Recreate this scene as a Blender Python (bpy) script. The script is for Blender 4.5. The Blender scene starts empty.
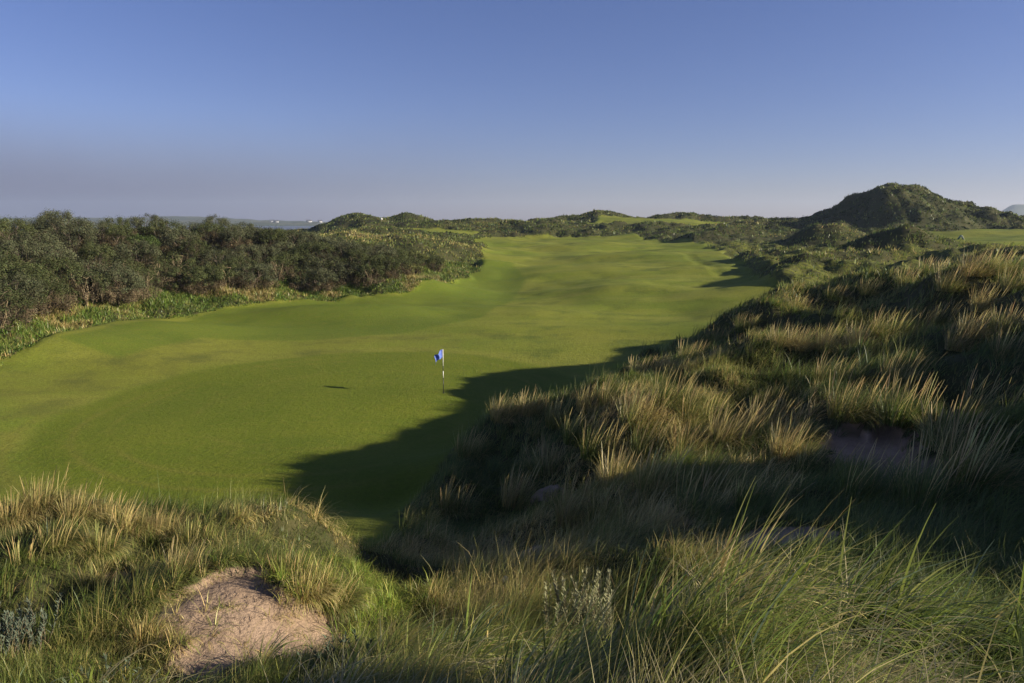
import bpy, math, random
import numpy as np
from mathutils import Vector

RNG = np.random.default_rng(7)
random.seed(7)
C = bpy.context.scene.collection
sc = bpy.context.scene

# ---------------------------------------------------------------- camera
F = 740.0
PITCH = math.radians(9.25)
CAMZ = 8.3
cp, sp = math.cos(PITCH), math.sin(PITCH)

def ray(px, py):
    u = (px - 512.0) / F
    v = (341.5 - py) / F
    return np.array([u, cp + v * sp, -sp + v * cp])

def at(px, py, Y):
    d = ray(px, py)
    return d * (Y / d[1]) + np.array([0, 0, CAMZ])

def onz(px, py, z):
    d = ray(px, py)
    return d * ((z - CAMZ) / d[2]) + np.array([0, 0, CAMZ])

cam = bpy.data.cameras.new('camera')
cam.sensor_width = 36.0
cam.lens = F * 36.0 / 1024.0
cam.clip_start = 0.05
cam.clip_end = 30000
camo = bpy.data.objects.new('camera', cam)
C.objects.link(camo)
camo.location = (0, 0, CAMZ)
camo.rotation_euler = (math.pi / 2 - PITCH, 0, 0)
sc.camera = camo

# ---------------------------------------------------------------- noise
def hash2(i, j, s):
    i = i.astype(np.int64); j = j.astype(np.int64)
    n = (i * 374761393 + j * 668265263 + s * 2147483647) & 0xffffffff
    n = ((n ^ (n >> 13)) * 1274126177) & 0xffffffff
    n = (n ^ (n >> 16)) & 0xffffffff
    return n / 4294967295.0

def vnoise(x, y, s=0):
    xi = np.floor(x); yi = np.floor(y)
    fx = x - xi; fy = y - yi
    fx = fx * fx * fx * (fx * (fx * 6 - 15) + 10)
    fy = fy * fy * fy * (fy * (fy * 6 - 15) + 10)
    a = hash2(xi, yi, s); b = hash2(xi + 1, yi, s)
    c = hash2(xi, yi + 1, s); d = hash2(xi + 1, yi + 1, s)
    return ((a + (b - a) * fx) * (1 - fy) + (c + (d - c) * fx) * fy) * 2 - 1

def fbm(x, y, s=0, o=4):
    t = 0; a = 1.0; n = 0
    for k in range(o):
        t = t + a * vnoise(x * 2 ** k + 17.3 * k, y * 2 ** k - 9.1 * k, s + k)
        n += a; a *= 0.5
    return t / n * 1.6

def sstep(a, b, x):
    t = np.clip((x - a) / (b - a), 0, 1)
    return t * t * (3 - 2 * t)

# ---------------------------------------------------------------- terrain control points
ctl = []
def P(px, py, Y, g=0.0):
    p = at(px, py, Y); ctl.append((p[0], p[1], p[2] - g))
def R(x, y, z):
    ctl.append((x, y, z))

# the camera's own dune
for q in [(0, 0, 6.7), (-1.5, 0, 6.5), (1.5, 0, 6.8), (0, -3, 6.4), (-3, -2, 5.9), (4, -2, 6.3), (-1, 3, 5.35), (0.6, 1.6, 6.45),
          (2.2, 2.6, 6.0), (0.9, 3.7, 5.95), (1.6, 4.4, 5.7), (2.8, 4.6, 5.3), (4.6, 4.3, 5.0), (3.2, 6.4, 4.0), (1.8, 6.2, 4.1), (6.3, 6.0, 4.3), (0.6, 5.8, 4.0), (0.5, 6.8, 3.5), (1.6, 7.2, 3.4), (9, 3.5, 5.3), (12, 2, 5.6), (-0.2, 4.0, 5.0)]:
    R(*q)
P(450, 660, 6.0, .2); P(400, 620, 8.6, .25); P(365, 560, 13.6, .1); P(350, 520, 19); R(-4.2, 16.5, .5); R(-3.5, 13.8, 1.2); R(-2.6, 15.5, .8); P(400, 590, 11.5, .2); P(500, 630, 8.0, .2); P(470, 655, 6.9, .2)
# dune at the lower left
P(200, 683, 6.4, .15); P(20, 683, 6.0, .15); P(20, 620, 7.8, .3)
P(0, 478, 12, .55); P(60, 478, 12, .55); P(120, 488, 12.2, .5); P(180, 500, 12.5, .35); P(240, 535, 10.8, .1); P(240, 514, 13, .15); P(290, 522, 14, .1); P(325, 540, 13.5, .1)
P(100, 560, 9.8, .4); P(170, 540, 10.4, .3); P(-80, 480, 12.5, .5); P(-200, 480, 14, .5); P(-120, 600, 8, .3)
P(240, 655, 7.2); P(230, 575, 8.75); P(170, 610, 7.9); P(140, 600, 8.1, .1); P(335, 612, 8.5, .1); P(300, 640, 7.7); P(320, 565, 9.6); P(345, 600, 9.2); P(280, 600, 8.3)
for x in (-16, -11.5, -8, -5.6):
    R(x, 16.2, 1.1); R(x, 18.2, 0.25)
# the green
for q in [(-15, 24, .05), (-8, 24, 0), (-4.5, 25, 0), (-10, 32, 0), (-3.3, 35.4, 0), (-18, 32, .1), (-5, 45, 0.05), (4, 48, .1), (-20, 42, .35), (-25, 30, .5), (-25, 20, .9),
          (-12, 55, .2)]:
    R(*q)
# the bank on the left
base_px = [(-160, 420, .4), (-80, 395, .4), (0, 368, .45), (60, 343, .5), (130, 322, .6), (220, 307, .7), (310, 299, .8), (400, 294, .9), (450, 284, 1.0)]
bank = [onz(*q)[:2] for q in base_px] + [np.array([-4.6, 100.0]), np.array([-5.5, 118.0])]
bank = np.array(bank)
nb = len(bank)
tan = np.gradient(bank, axis=0); tan /= np.linalg.norm(tan, axis=1)[:, None]
nrm = np.stack([-tan[:, 1], tan[:, 0]], 1)
topz = np.interp(np.arange(nb), [0, 3, 5, 6, 7, 8, 9, 10], [4.0, 4.3, 5.5, 5.8, 4.9, 4.2, 4.2, 3.6])
for k in range(nb):
    b0 = [.4, .4, .45, .5, .6, .7, .8, .9, 1.0, 1.5, 1.8][k]
    ctl.append((bank[k][0], bank[k][1], b0))
    for off, t in ((4, .22), (9, .62), (15, .95), (26, 1.05)):
        if k >= 8 and off > 9: continue
        q = bank[k] + nrm[k] * off
        ctl.append((q[0], q[1], b0 + (topz[k] - b0) * t))
R(-25, 115, 4.9); R(-14, 125, 4.7); R(-40, 120, 5)
# fairway
for q in [(5, 60, .3), (16, 62, .7), (0, 75, .6), (-4, 66, .5), (15, 85, 1.2), (24, 80, 1.4), (2, 100, 1.4), (15, 110, 1.9), (30, 102, 2.0), (10, 135, 2.7), (30, 140, 3.1),
          (2, 130, 2.3), (-3, 160, 3.2), (20, 170, 3.7), (36, 160, 3.8), (10, 193, 4.1), (30, 190, 4.4)]:
    R(*q)
# big dune on the right, its skyline first
for q in [(400, 492, 22, .4), (440, 457, 23, .5), (500, 410, 25, .5), (560, 394, 26, .5), (600, 384, 27, .5), (640, 362, 29, .5), (680, 340, 32, .5), (720, 318, 34, .5),
          (762, 297, 36, .4), (800, 284, 38, .4), (850, 279, 39, .5), (900, 271, 37, .6), (940, 264, 31, .6), (1000, 259, 28, .6), (1060, 257, 28, .6), (1150, 250, 28, .5)]:
    P(*q)
for q in [(-4.3, 23.5, .02), (-1.8, 26.5, .05), (1.2, 30.5, .1), (4.3, 35, .2), (8, 41, .4), (13, 47.5, .8), (20, 55, 1.2), (28, 60, 2.2), (36, 66, 3.4), (30, 45, 4.6), (21, 46, 3.4)]:
    R(*q)
P(820, 347, 24, .4); P(900, 328, 24, .4); P(740, 365, 24, .4); P(980, 338, 22, .4); P(1010, 290, 25, .5); P(700, 345, 29, .4); P(860, 310, 31, .4); P(950, 300, 27, .3)
P(850, 400, 19.5, .3); P(760, 385, 21.5, .3); P(875, 456, 16.0, .05); P(940, 440, 15.5, .3); P(1000, 400, 18, .3)
P(640, 392, 22, .4); P(700, 396, 20, .4); P(760, 409, 18.5, .4); P(795, 425, 17.3, .35); P(825, 445, 16.3, .2); P(570, 430, 21, .4); P(560, 480, 17.5, .4); P(640, 450, 17.3, .4); P(700, 470, 15, .4)
P(780, 490, 13, .3); P(790, 537, 10.5); P(900, 510, 11.8, .2); P(620, 520, 13, .3); P(540, 560, 12.4); P(470, 560, 14, .3); P(470, 500, 18.5, .4); P(440, 590, 11.2, .2); P(700, 530, 11.3, .3)
P(640, 548, 10.4, .1)
# the dune beyond the right edge of the frame, whose shade fills the hollow
for q in [(11.5, 10, 5.2), (14.5, 11, 7.5), (15, 14, 6.2), (17, 16.5, 6.6), (17.5, 9, 8.6), (14, 7, 6.9), (22, 12, 7.6), (20, 19, 6.4), (15, 18.5, 5.6), (26, 22, 6.8), (20, 4, 6.8), (30, 8, 7), (35, 25, 6.5)]:
    R(*q)
# mid distance on the right: base level, the hummocks are raised on it below
for q in [(700, 243, 150), (740, 259, 112), (765, 250, 130), (800, 243, 150), (860, 239, 150), (870, 241, 135), (905, 250, 95), (870, 254, 92),
          (940, 250, 92), (905, 264, 80), (850, 264, 84), (960, 256, 78), (800, 268, 76), (780, 262, 96), (770, 276, 74), (1000, 235, 135), (940, 234, 150), (1024, 231, 150), (1100, 233, 130), (1000, 247, 92),
          (800, 255, 110), (1080, 248, 70), (1010, 258, 55)]:
    P(*q)
# tall hill
for q in [(770, 224, 210), (800, 221, 212), (830, 214, 210), (853, 203, 210), (868, 189, 212), (893, 184, 215), (915, 187.5, 215), (940, 194, 215), (965, 201, 215), (985, 213, 215), (1010, 217, 230), (1060, 217, 240)]:
    P(q[0], q[1], q[2], .5)
for q in [(845, 232, 172), (880, 231, 172), (920, 230, 172), (960, 229, 175), (1010, 228, 180), (880, 211, 192), (915, 205, 192), (945, 213, 192), (800, 230, 180), (850, 222, 190), (984, 222, 192)]:
    P(*q)
for q in [(75, 260, 7), (110, 260, 7), (140, 260, 7), (160, 230, 8)]:
    R(*q)
# far rises
for q in [(500, 233, 200), (530, 229, 205), (560, 228, 208), (620, 230, 208), (660, 228, 205), (700, 230, 200), (740, 231, 188), (590, 223, 230), (660, 222, 232), (720, 224, 232), (780, 225, 220),
          (600, 216, 265), (570, 219, 262), (640, 219, 268), (680, 217, 265), (720, 220, 265), (760, 221, 270), (480, 226, 260), (450, 224, 255), (520, 224, 280)]:
    P(*q)
for q in [(322, 229, 235), (348, 218, 245), (362, 216, 250), (383, 222, 250), (402, 217, 250), (425, 219, 250), (450, 222, 250), (360, 230, 212), (420, 228, 212), (300, 243, 180), (420, 231, 170), (380, 230, 185), (250, 244, 200), (322, 241, 212), (150, 242, 200), (0, 240, 180), (200, 238, 260), (100, 238, 260), (280, 238, 260)]:
    P(*q)
for th in range(-100, 101, 20):
    t = math.radians(th)
    for r, z in ((400, 2.6), (900, -1.2), (1150, -4.0), (2000, -5.0), (9000, -5.0)):
        R(r * math.sin(t), r * math.cos(t), z)
for th in (-115, -95, -75, -55):
    t = math.radians(th)
    for r, z in ((5, 5.6), (14, 4), (35, 3), (90, 5), (200, 5)):
        R(r * math.sin(t), r * math.cos(t), z)
for th in (60, 80, 100, 115):
    t = math.radians(th)
    for r, z in ((5, 6.5), (40, 6), (90, 5), (200, 5)):
        R(r * math.sin(t), r * math.cos(t), z)

ctl = np.array(ctl, float)
def warp(x, y):
    r = np.sqrt(x * x + y * y + 0.6)
    return np.arctan2(x, y), np.log(r)
cu, cv = warp(ctl[:, 0], ctl[:, 1])
C2 = 0.05 ** 2
def kern(du, dv): return np.sqrt(du * du + dv * dv + C2)
n = len(ctl)
A = np.zeros((n + 3, n + 3))
A[:n, :n] = -kern(cu[:, None] - cu[None], cv[:, None] - cv[None]) - np.eye(n) * -0.0008
A[:n, n] = 1; A[:n, n + 1] = cu; A[:n, n + 2] = cv
A[n:, :n] = A[:n, n:].T
wt = np.linalg.solve(A, np.concatenate([ctl[:, 2], np.zeros(3)]))
def rbf(u, v):
    out = np.empty(u.shape)
    uf = u.ravel(); vf = v.ravel(); of = out.ravel()
    for k in range(0, len(uf), 20000):
        a = uf[k:k + 20000, None]; b = vf[k:k + 20000, None]
        of[k:k + 20000] = -kern(a - cu[None], b - cv[None]) @ wt[:n] + wt[n] + wt[n + 1] * uf[k:k + 20000] + wt[n + 2] * vf[k:k + 20000]
    return of.reshape(u.shape)

D2R = math.pi / 180
TH = np.concatenate([np.arange(-180, -60, 4.0), np.arange(-60, -40, 0.8), np.arange(-40, 44, 0.16), np.arange(44, 80, 0.7), np.arange(80, 180, 4.0)]) * D2R
LR = np.concatenate([np.linspace(math.log(0.9), math.log(420), 640), np.linspace(math.log(420), math.log(9000), 40)[1:]])
NT, NR = len(TH), len(LR)
gu, gv = np.meshgrid(TH, LR, indexing='ij')

# coarse rbf then interpolate (smooth enough)
cT = np.concatenate([np.arange(-180, -60, 6.0), np.arange(-60, 80, 0.5), np.arange(80, 186, 6.0)]) * D2R
cL = np.linspace(math.log(0.9), math.log(9000), 330)
cz = rbf(*np.meshgrid(cT, cL, indexing='ij'))
def bil(Tg, Lg, Z, u, v):
    fu = np.interp(u, Tg, np.arange(len(Tg))); fv = np.interp(v, Lg, np.arange(len(Lg)))
    i = np.clip(fu.astype(int), 0, len(Tg) - 2); j = np.clip(fv.astype(int), 0, len(Lg) - 2)
    a = fu - i; b = fv - j
    return (Z[i, j] * (1 - b) + Z[i, j + 1] * b) * (1 - a) + (Z[i + 1, j] * (1 - b) + Z[i + 1, j + 1] * b) * a
def base_h(u, v):
    z = bil(cT, cL, cz, u, v)
    r = np.exp(v)
    zb = np.interp(r, [1, 5, 40, 400, 1100, 9000], [6.6, 5.6, 4.5, 3, -4, -5])
    m = sstep(95 * D2R, 130 * D2R, np.abs(u))
    return z * (1 - m) + zb * m

def hit0(px, py, fn, y0=2.0, y1=420.0):
    d = ray(px, py); Y = y0
    while Y < y1:
        p = d * (Y / d[1]); 
        if p[2] + CAMZ < fn(p[0], p[1]): return np.array([p[0], p[1]])
        Y *= 1.004
    return None

def H0(x, y):
    u = math.atan2(x, y); v = 0.5 * math.log(x * x + y * y)
    return float(base_h(np.array([u]), np.array([v]))[0])

# ---------------------------------------------------------------- zones in plan
def sdist(poly, x, y):
    """signed distance to a polygon, positive inside"""
    poly = np.asarray(poly, float); d = np.full(x.shape, 1e9); ins = np.zeros(x.shape, bool)
    for k in range(len(poly)):
        a = poly[k]; b = poly[(k + 1) % len(poly)]; e = b - a
        t = np.clip(((x - a[0]) * e[0] + (y - a[1]) * e[1]) / (e @ e + 1e-9), 0, 1)
        d = np.minimum(d, np.hypot(x - a[0] - t * e[0], y - a[1] - t * e[1]))
        c = ((a[1] > y) != (b[1] > y)) & (x < (b[0] - a[0]) * (y - a[1]) / (b[1] - a[1] + 1e-12) + a[0])
        ins ^= c
    return np.where(ins, d, -d)

left_edge = [tuple(b) for b in bank[2:10]]
near_edge = [(-40, 22), (-20, 19), (-12, 18.6), (-8, 18.2), (-6, 17.6), (-4.9, 15.6), (-3.7, 15.4), (-3.1, 19), (-3.0, 22.5), (-1.8, 26), (0.8, 29.6), (4, 34), (7.6, 40), (12, 47), (18, 54), (24, 62), ] + [tuple(onz(*q)[:2]) for q in ((764, 292, .9), (752, 280, 1.3), (741, 270, 1.7), (726, 259, 2.2), (708, 250, 2.8), (692, 244, 3.3))] + [(33, 178), (30, 192)]
fair_poly = near_edge + [(8, 194), (-5, 190), (-8, 165), (-5, 140)] + left_edge[::-1] + [(-45, 30)]
def world_poly(pts):
    out = []
    for q in pts:
        h = hit0(q[0], q[1], H0, 80)
        if h is not None: out.append(h)
    return out
hill_poly = [(at(588, 222, 226)[0], 226), (at(600, 222, 258)[0], 258), (at(650, 222, 262)[0], 262), (at(740, 222, 258)[0], 258), (at(850, 222, 262)[0], 258), (at(830, 222, 232)[0], 236), (at(720, 222, 216)[0], 218), (at(640, 222, 216)[0], 216)]
plat_poly = [(at(892, 0, 128)[0], 128), (at(884, 0, 160)[0], 160), (at(960, 0, 164)[0], 164), (at(1030, 0, 172)[0], 172), (at(1180, 0, 150)[0], 150), (at(1150, 0, 92)[0], 92), (at(985, 0, 92)[0], 93), (at(955, 0, 100)[0], 100), (at(935, 0, 112)[0], 112)]
gap_poly = [(at(380, 0, 180)[0], 178), (at(385, 0, 200)[0], 200), (at(440, 0, 200)[0], 204), (at(480, 0, 195)[0], 196), (at(470, 0, 180)[0], 180)]
def mown_sd(x, y):
    s = sdist(fair_poly, x, y)
    for p in (hill_poly, plat_poly, gap_poly):
        s = np.maximum(s, sdist(p, x, y))
    return s

sand_spots = []
for px, py, rx in [(222, 596, .62), (252, 618, .7), (232, 640, .55), (290, 634, .62), (275, 650, .45), (205, 622, .4), (122, 583, .3), (215, 553, .3),
                   (868, 452, 1.25), (915, 474, .95), (890, 462, .8), (787, 536, .8), (540, 558, .75), (528, 553, .55), (765, 545, .3), (548, 487, .35), (735, 357, .4)]:
    h = hit0(px, py, H0, 2.0)
    if h is not None: sand_spots.append((h[0], h[1], rx))
def sand_m(x, y):
    m = np.zeros(x.shape)
    for a, b, r in sand_spots:
        k = (np.abs(x - a) < 4) & (np.abs(y - b) < 4)
        if not k.any(): continue
        d = np.hypot(x[k] - a, y[k] - b)
        m[k] = np.maximum(m[k], 1 - d / (r * 1.35))
    nz = fbm(x * 2.2, y * 2.2, 77, 4)
    return sstep(.10, .42, m + .34 * nz * (m > 0))

X = np.exp(gv) * np.sin(gu); Y = np.exp(gv) * np.cos(gu)
Z = base_h(gu, gv)
SD = mown_sd(X, Y)
SD = SD + np.where(np.abs(SD) < 12, 0.5 * fbm(X * .35, Y * .35, 5, 3) * np.clip(np.exp(gv) / 40, .3, 1.5), 0)
SM = sand_m(X, Y)
rr = np.exp(gv)
mow = sstep(-1.2, 0.8, SD)
rough_amp = ((0.10 + .12 * (X < -1) * (Y < 15)) * fbm(X / 1.1, Y / 1.1, 11, 3) * sstep(2.0, 6.0, rr)
             + (0.40 + .22 * (X > -2)) * fbm(X / 3.0, Y / 3.0, 12, 3) * sstep(9, 18, rr)
             + 0.95 * fbm(X / 11, Y / 11, 13, 3) * sstep(45, 80, rr)
             + 0.9 * fbm(X / 9, Y / 9, 14, 2) * sstep(150, 210, rr)) * sstep(900, 400, rr)
mounds = [(905, 92, 2.7, 6.8, 4.2), (872, 93, 1.6, 4, 3.4), (938, 93, 1.7, 5, 3.6), (828, 140, 3.2, 6.5, 5), (778, 106, 1.4, 7, 4.2), (830, 104, 1.4, 6, 3.6), (806, 83, 1.1, 4.2, 3), (800, 79, 1.2, 4, 3), (848, 84, 1.1, 5, 3),
          (1000, 62, 1.4, 3.5, 3), (700, 168, 1.6, 5, 4), (728, 178, 2.2, 8, 5), (545, 205, 1.5, 9, 6), (585, 203, .9, 7, 5), (640, 204, .7, 13, 5), (690, 202, .7, 10, 5), (605, 268, 1.5, 9, 6), (685, 268, 1.2, 14, 7), (735, 262, 1.6, 9, 6),
          (870, 212, .8, 3.5, 7), (898, 214, .9, 6, 7), (882, 193, 3.6, 4.5, 7), (910, 191, 4.0, 5, 7), (943, 192, 2.6, 5, 7), (816, 200, .8, 8, 6), (362, 248, 1.2, 6, 6), (402, 250, 1.2, 9, 6), (770, 215, 1.4, 10, 6), (480, 250, 1.4, 12, 6)]
mz = np.zeros(X.shape)
for mpx, my, mh, mrx, mry in mounds:
    mx_ = (mpx - 512) / F * my * cp * 1.0
    q_ = ((X - mx_ + .5 * fbm(X / 4, Y / 4, 18, 2)) / mrx) ** 2 + ((Y - my) / mry) ** 2
    mz = np.maximum(mz, mh * np.exp(-(q_ ** 1.5) * 1.0))
hillm = sstep(172, 185, Y) * sstep(66, 78, X) * sstep(150, 135, X) * sstep(250, 225, Y)
hum = np.zeros(X.shape)
for hx, hy, hh_, hr in [(6.4, 37.2, .9, 1.1), (5.6, 32.6, -.7, 1.3), (4.7, 29.3, .65, .9), (4.2, 27.6, -.55, .8), (3.2, 26.0, .7, .9), (8.6, 40.2, .8, 1.2), (7.2, 34.8, -.5, 1.0), (2.4, 22.5, .5, .9), (6.5, 23.5, .6, 1.2), (9.5, 26.5, .7, 1.3), (12.5, 29.5, .8, 1.4), (11, 33, .7, 1.3)]:
    hum += hh_ * np.exp(-((X - hx) ** 2 + (Y - hy) ** 2) / hr ** 2)
rough_amp = rough_amp * np.where(mz > .3, .6, 1.0) + mz + hum + hillm * (1.1 * fbm(X / 6, Y / 7, 19, 3) - .3)
# the narrow worn track crossing the far fairway
ta = onz(684, 258, 2.2)[:2]; tb = onz(722, 277, 1.6)[:2]; te = tb - ta
tt_ = np.clip(((X - ta[0]) * te[0] + (Y - ta[1]) * te[1]) / (te @ te), 0, 1)
td = np.hypot(X - ta[0] - tt_ * te[0], Y - ta[1] - tt_ * te[1])
TRK = sstep(1.3, .2, td)
mm = np.zeros(X.shape)
for mpx, my, mh, mrx, mry in [(150, 52, .9, 7, 5), (55, 45, .8, 6, 4), (330, 64, .6, 8, 4), (430, 82, .6, 9, 4), (610, 78, .5, 8, 4), (560, 100, .7, 10, 4), (640, 122, .8, 10, 5), (690, 96, .5, 6, 4), (480, 108, .8, 5, 8), (590, 150, .8, 12, 6), (540, 64, .4, 7, 4)]:
    mm = mm + mh * np.exp(-((X - (mpx - 512) / F * my) / mrx) ** 2 - ((Y - my) / mry) ** 2)
mown_amp = mm - 0.10 * TRK + 0.05 * fbm(X / 9, Y / 9, 21, 2) + (0.42 * fbm(X / 15, Y / 9, 22, 2)) * sstep(48, 70, Y) + 0.12 * fbm(X / 5, Y / 4, 23, 2) * sstep(50, 70, Y) * sstep(300, 250, Y)
Z = Z + rough_amp * (1 - mow) * (1 - .92 * SM) + mown_amp * mow + SM * (-.05 + .022 * fbm(X * 3.2, Y * 3.2, 31, 4))

def H(x, y):
    x = np.asarray(x, float); y = np.asarray(y, float)
    return bil(TH, LR, Z, np.arctan2(x, y), 0.5 * np.log(x * x + y * y + 1e-6))
def field(G, x, y):
    return bil(TH, LR, G, np.arctan2(x, y), 0.5 * np.log(x * x + y * y + 1e-6))
def hit(px, py, y0=2.0):
    h = hit0(px, py, lambda a, b: float(H(a, b)), y0)
    if h is None: return None
    return np.array([h[0], h[1], float(H(h[0], h[1]))])

# ---------------------------------------------------------------- object helpers
def tag(o, label=None, cat=None, group=None, kind=None):
    if label: o['label'] = label
    if cat: o['category'] = cat
    if group: o['group'] = group
    if kind: o['kind'] = kind
    return o
def link(name, me, parent=None, loc=(0, 0, 0)):
    o = bpy.data.objects.new(name, me); C.objects.link(o)
    o.location = loc
    if parent is not None: o.parent = parent
    return o
def empty(name, loc, rz=0.0):
    o = link(name, None, None, loc); o.rotation_euler = (0, 0, rz); o.empty_display_size = .2
    return o
def np_mesh(name, V, faces, mat, smooth=False, cols=None, attrs=None):
    """faces: int array (n,4) or (n,3)"""
    me = bpy.data.meshes.new(name)
    V = np.ascontiguousarray(V, np.float32); faces = np.ascontiguousarray(faces, np.int32)
    k = faces.shape[1]
    me.vertices.add(len(V)); me.vertices.foreach_set('co', V.ravel())
    me.loops.add(faces.size); me.loops.foreach_set('vertex_index', faces.ravel())
    me.polygons.add(len(faces)); me.polygons.foreach_set('loop_start', np.arange(0, faces.size, k, dtype=np.int32))
    if smooth: me.polygons.foreach_set('use_smooth', np.ones(len(faces), bool))
    me.update(calc_edges=True)
    if cols is not None:
        a = me.attributes.new('tint', 'FLOAT_COLOR', 'POINT')
        c4 = np.ones((len(V), 4), np.float32); c4[:, :3] = cols
        a.data.foreach_set('color', c4.ravel())
    for nme, val in (attrs or {}).items():
        a = me.attributes.new(nme, 'FLOAT', 'POINT'); a.data.foreach_set('value', np.ascontiguousarray(val, np.float32).ravel())
    me.materials.append(mat)
    return me

# ---------------------------------------------------------------- materials
def newmat(name):
    m = bpy.data.materials.new(name); m.use_nodes = True
    nt = m.node_tree; nt.nodes.clear()
    return m, nt
class NG:
    def __init__(s, nt): s.nt = nt
    def n(s, t, **kw):
        x = s.nt.nodes.new(t)
        for k, v in kw.items():
            if k.startswith('_'): setattr(x, k[1:], v)
            else: x.inputs[k].default_value = v
        return x
    def l(s, a, b): s.nt.links.new(a, b)
    def noise(s, vec, scale, detail=4, rough=.55):
        x = s.n('ShaderNodeTexNoise', Scale=scale, Detail=detail, Roughness=rough); s.l(vec, x.inputs['Vector']); return x.outputs['Fac']
    def ramp(s, fac, a, b):
        x = s.n('ShaderNodeMapRange'); x.inputs['From Min'].default_value = a; x.inputs['From Max'].default_value = b
        x.interpolation_type = 'SMOOTHSTEP'; s.l(fac, x.inputs['Value']); return x.outputs['Result']
    def mix(s, fac, a, b):
        x = s.n('ShaderNodeMix'); x.data_type = 'RGBA'
        if hasattr(fac, 'is_linked'): s.l(fac, x.inputs[0])
        else: x.inputs[0].default_value = fac
        for q, i in ((a, 6), (b, 7)):
            if hasattr(q, 'is_linked'): s.l(q, x.inputs[i])
            else: x.inputs[i].default_value = (*q, 1)
        return x.outputs[2]
    def math(s, op, a, b=0.0):
        x = s.n('ShaderNodeMath'); x.operation = op
        for q, i in ((a, 0), (b, 1)):
            if hasattr(q, 'is_linked'): s.l(q, x.inputs[i])
            else: x.inputs[i].default_value = q
        return x.outputs[0]

def leaf_mat(name, trans=.3, gloss=.06):
    m, nt = newmat(name); g = NG(nt)
    at_ = g.n('ShaderNodeAttribute'); at_.attribute_name = 'tint'
    oi = g.n('ShaderNodeObjectInfo')
    hs = g.n('ShaderNodeHueSaturation'); g.l(at_.outputs['Color'], hs.inputs['Color'])
    g.l(g.math('ADD', g.math('MULTIPLY', oi.outputs['Random'], .35), .83), hs.inputs['Value'])
    d = g.n('ShaderNodeBsdfDiffuse'); t = g.n('ShaderNodeBsdfTranslucent'); gl = g.n('ShaderNodeBsdfGlossy', Roughness=.45)
    g.l(hs.outputs[0], d.inputs['Color']); g.l(hs.outputs[0], t.inputs['Color'])
    mx = g.n('ShaderNodeMixShader', Fac=trans); g.l(d.outputs[0], mx.inputs[1]); g.l(t.outputs[0], mx.inputs[2])
    m2 = g.n('ShaderNodeMixShader', Fac=gloss); g.l(mx.outputs[0], m2.inputs[1]); g.l(gl.outputs[0], m2.inputs[2])
    o = g.n('ShaderNodeOutputMaterial'); g.l(m2.outputs[0], o.inputs[0])
    return m
M_GRASS = leaf_mat('grass_blades', .38, .025)
M_LEAF = leaf_mat('bush_leaves', .15, .0)
M_BARK = leaf_mat('bark', 0.0, .02)

def plain(name, col, rough=.6, noise=0.0):
    m, nt = newmat(name); g = NG(nt)
    b = g.n('ShaderNodeBsdfPrincipled', Roughness=rough); b.inputs['Base Color'].default_value = (*col, 1)
    if noise:
        tc = g.n('ShaderNodeTexCoord')
        c = g.mix(g.noise(tc.outputs['Object'], noise, 4), tuple(q * .75 for q in col), tuple(min(1, q * 1.2) for q in col)); g.l(c, b.inputs['Base Color'])
    o = g.n('ShaderNodeOutputMaterial'); g.l(b.outputs[0], o.inputs[0])
    return m

# ground
mg, nt = newmat('ground'); g = NG(nt)
tc = g.n('ShaderNodeTexCoord'); ob = tc.outputs['Object']
am = g.n('ShaderNodeAttribute'); am.attribute_name = 'mown'
asd = g.n('ShaderNodeAttribute'); asd.attribute_name = 'sand'
agr = g.n('ShaderNodeAttribute'); agr.attribute_name = 'green'
n_big = g.noise(ob, .055, 4, .55); n_mid = g.noise(ob, .3, 5, .6); n_fine = g.noise(ob, 2.5, 5, .65); n_grain = g.noise(ob, 22, 3, .7)
n_mott = g.noise(ob, 7, 4, .7)
mp = g.n('ShaderNodeMapping'); mp.inputs['Scale'].default_value = (.04, .30, 1); mp.inputs['Rotation'].default_value = (0, 0, .1); g.l(ob, mp.inputs['Vector'])
n_str = g.noise(mp.outputs[0], 1.0, 5, .6)
fw = g.mix(g.ramp(n_big, .38, .62), (.150, .195, .020), (.225, .235, .030))
fw = g.mix(g.math('MULTIPLY', g.ramp(n_str, .45, .64), .85), fw, (.230, .238, .036))
fw = g.mix(g.ramp(n_mid, .46, .72), fw, (.105, .135, .020))
gr = g.mix(g.ramp(n_mid, .3, .7), (.108, .146, .011), (.138, .166, .014))
asm = g.n('ShaderNodeAttribute'); asm.attribute_name = 'semi'
acl = g.n('ShaderNodeAttribute'); acl.attribute_name = 'collar'
fw = g.mix(g.math('MULTIPLY', acl.outputs['Fac'], g.ramp(n_mid, .38, .62)), fw, (.155, .125, .032))
arg = g.n('ShaderNodeAttribute'); arg.attribute_name = 'ring'
fw = g.mix(g.math('MULTIPLY', asm.outputs['Fac'], .75), fw, (.105, .155, .014))
turf = g.mix(agr.outputs['Fac'], fw, gr)
turf = g.mix(g.math('MULTIPLY', arg.outputs['Fac'], .55), turf, (.19, .175, .03))
turf = g.mix(g.math('MULTIPLY', g.ramp(n_fine, .45, .72), .55), turf, (.170, .172, .024))
turf = g.mix(g.math('MULTIPLY', g.ramp(n_mott, .46, .70), .60), turf, (.085, .112, .012))
turf = g.mix(g.math('MULTIPLY', g.ramp(n_grain, .45, .8), .35), turf, (.21, .20, .05))
soil = g.mix(g.ramp(n_mid, .35, .65), (.040, .048, .014), (.070, .062, .024))
soil = g.mix(g.math('MULTIPLY', g.ramp(n_fine, .4, .7), .7), soil, (.045, .062, .016))
soil = g.mix(g.math('MULTIPLY', g.ramp(n_grain, .45, .7), .6), soil, (.11, .095, .045))
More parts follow.
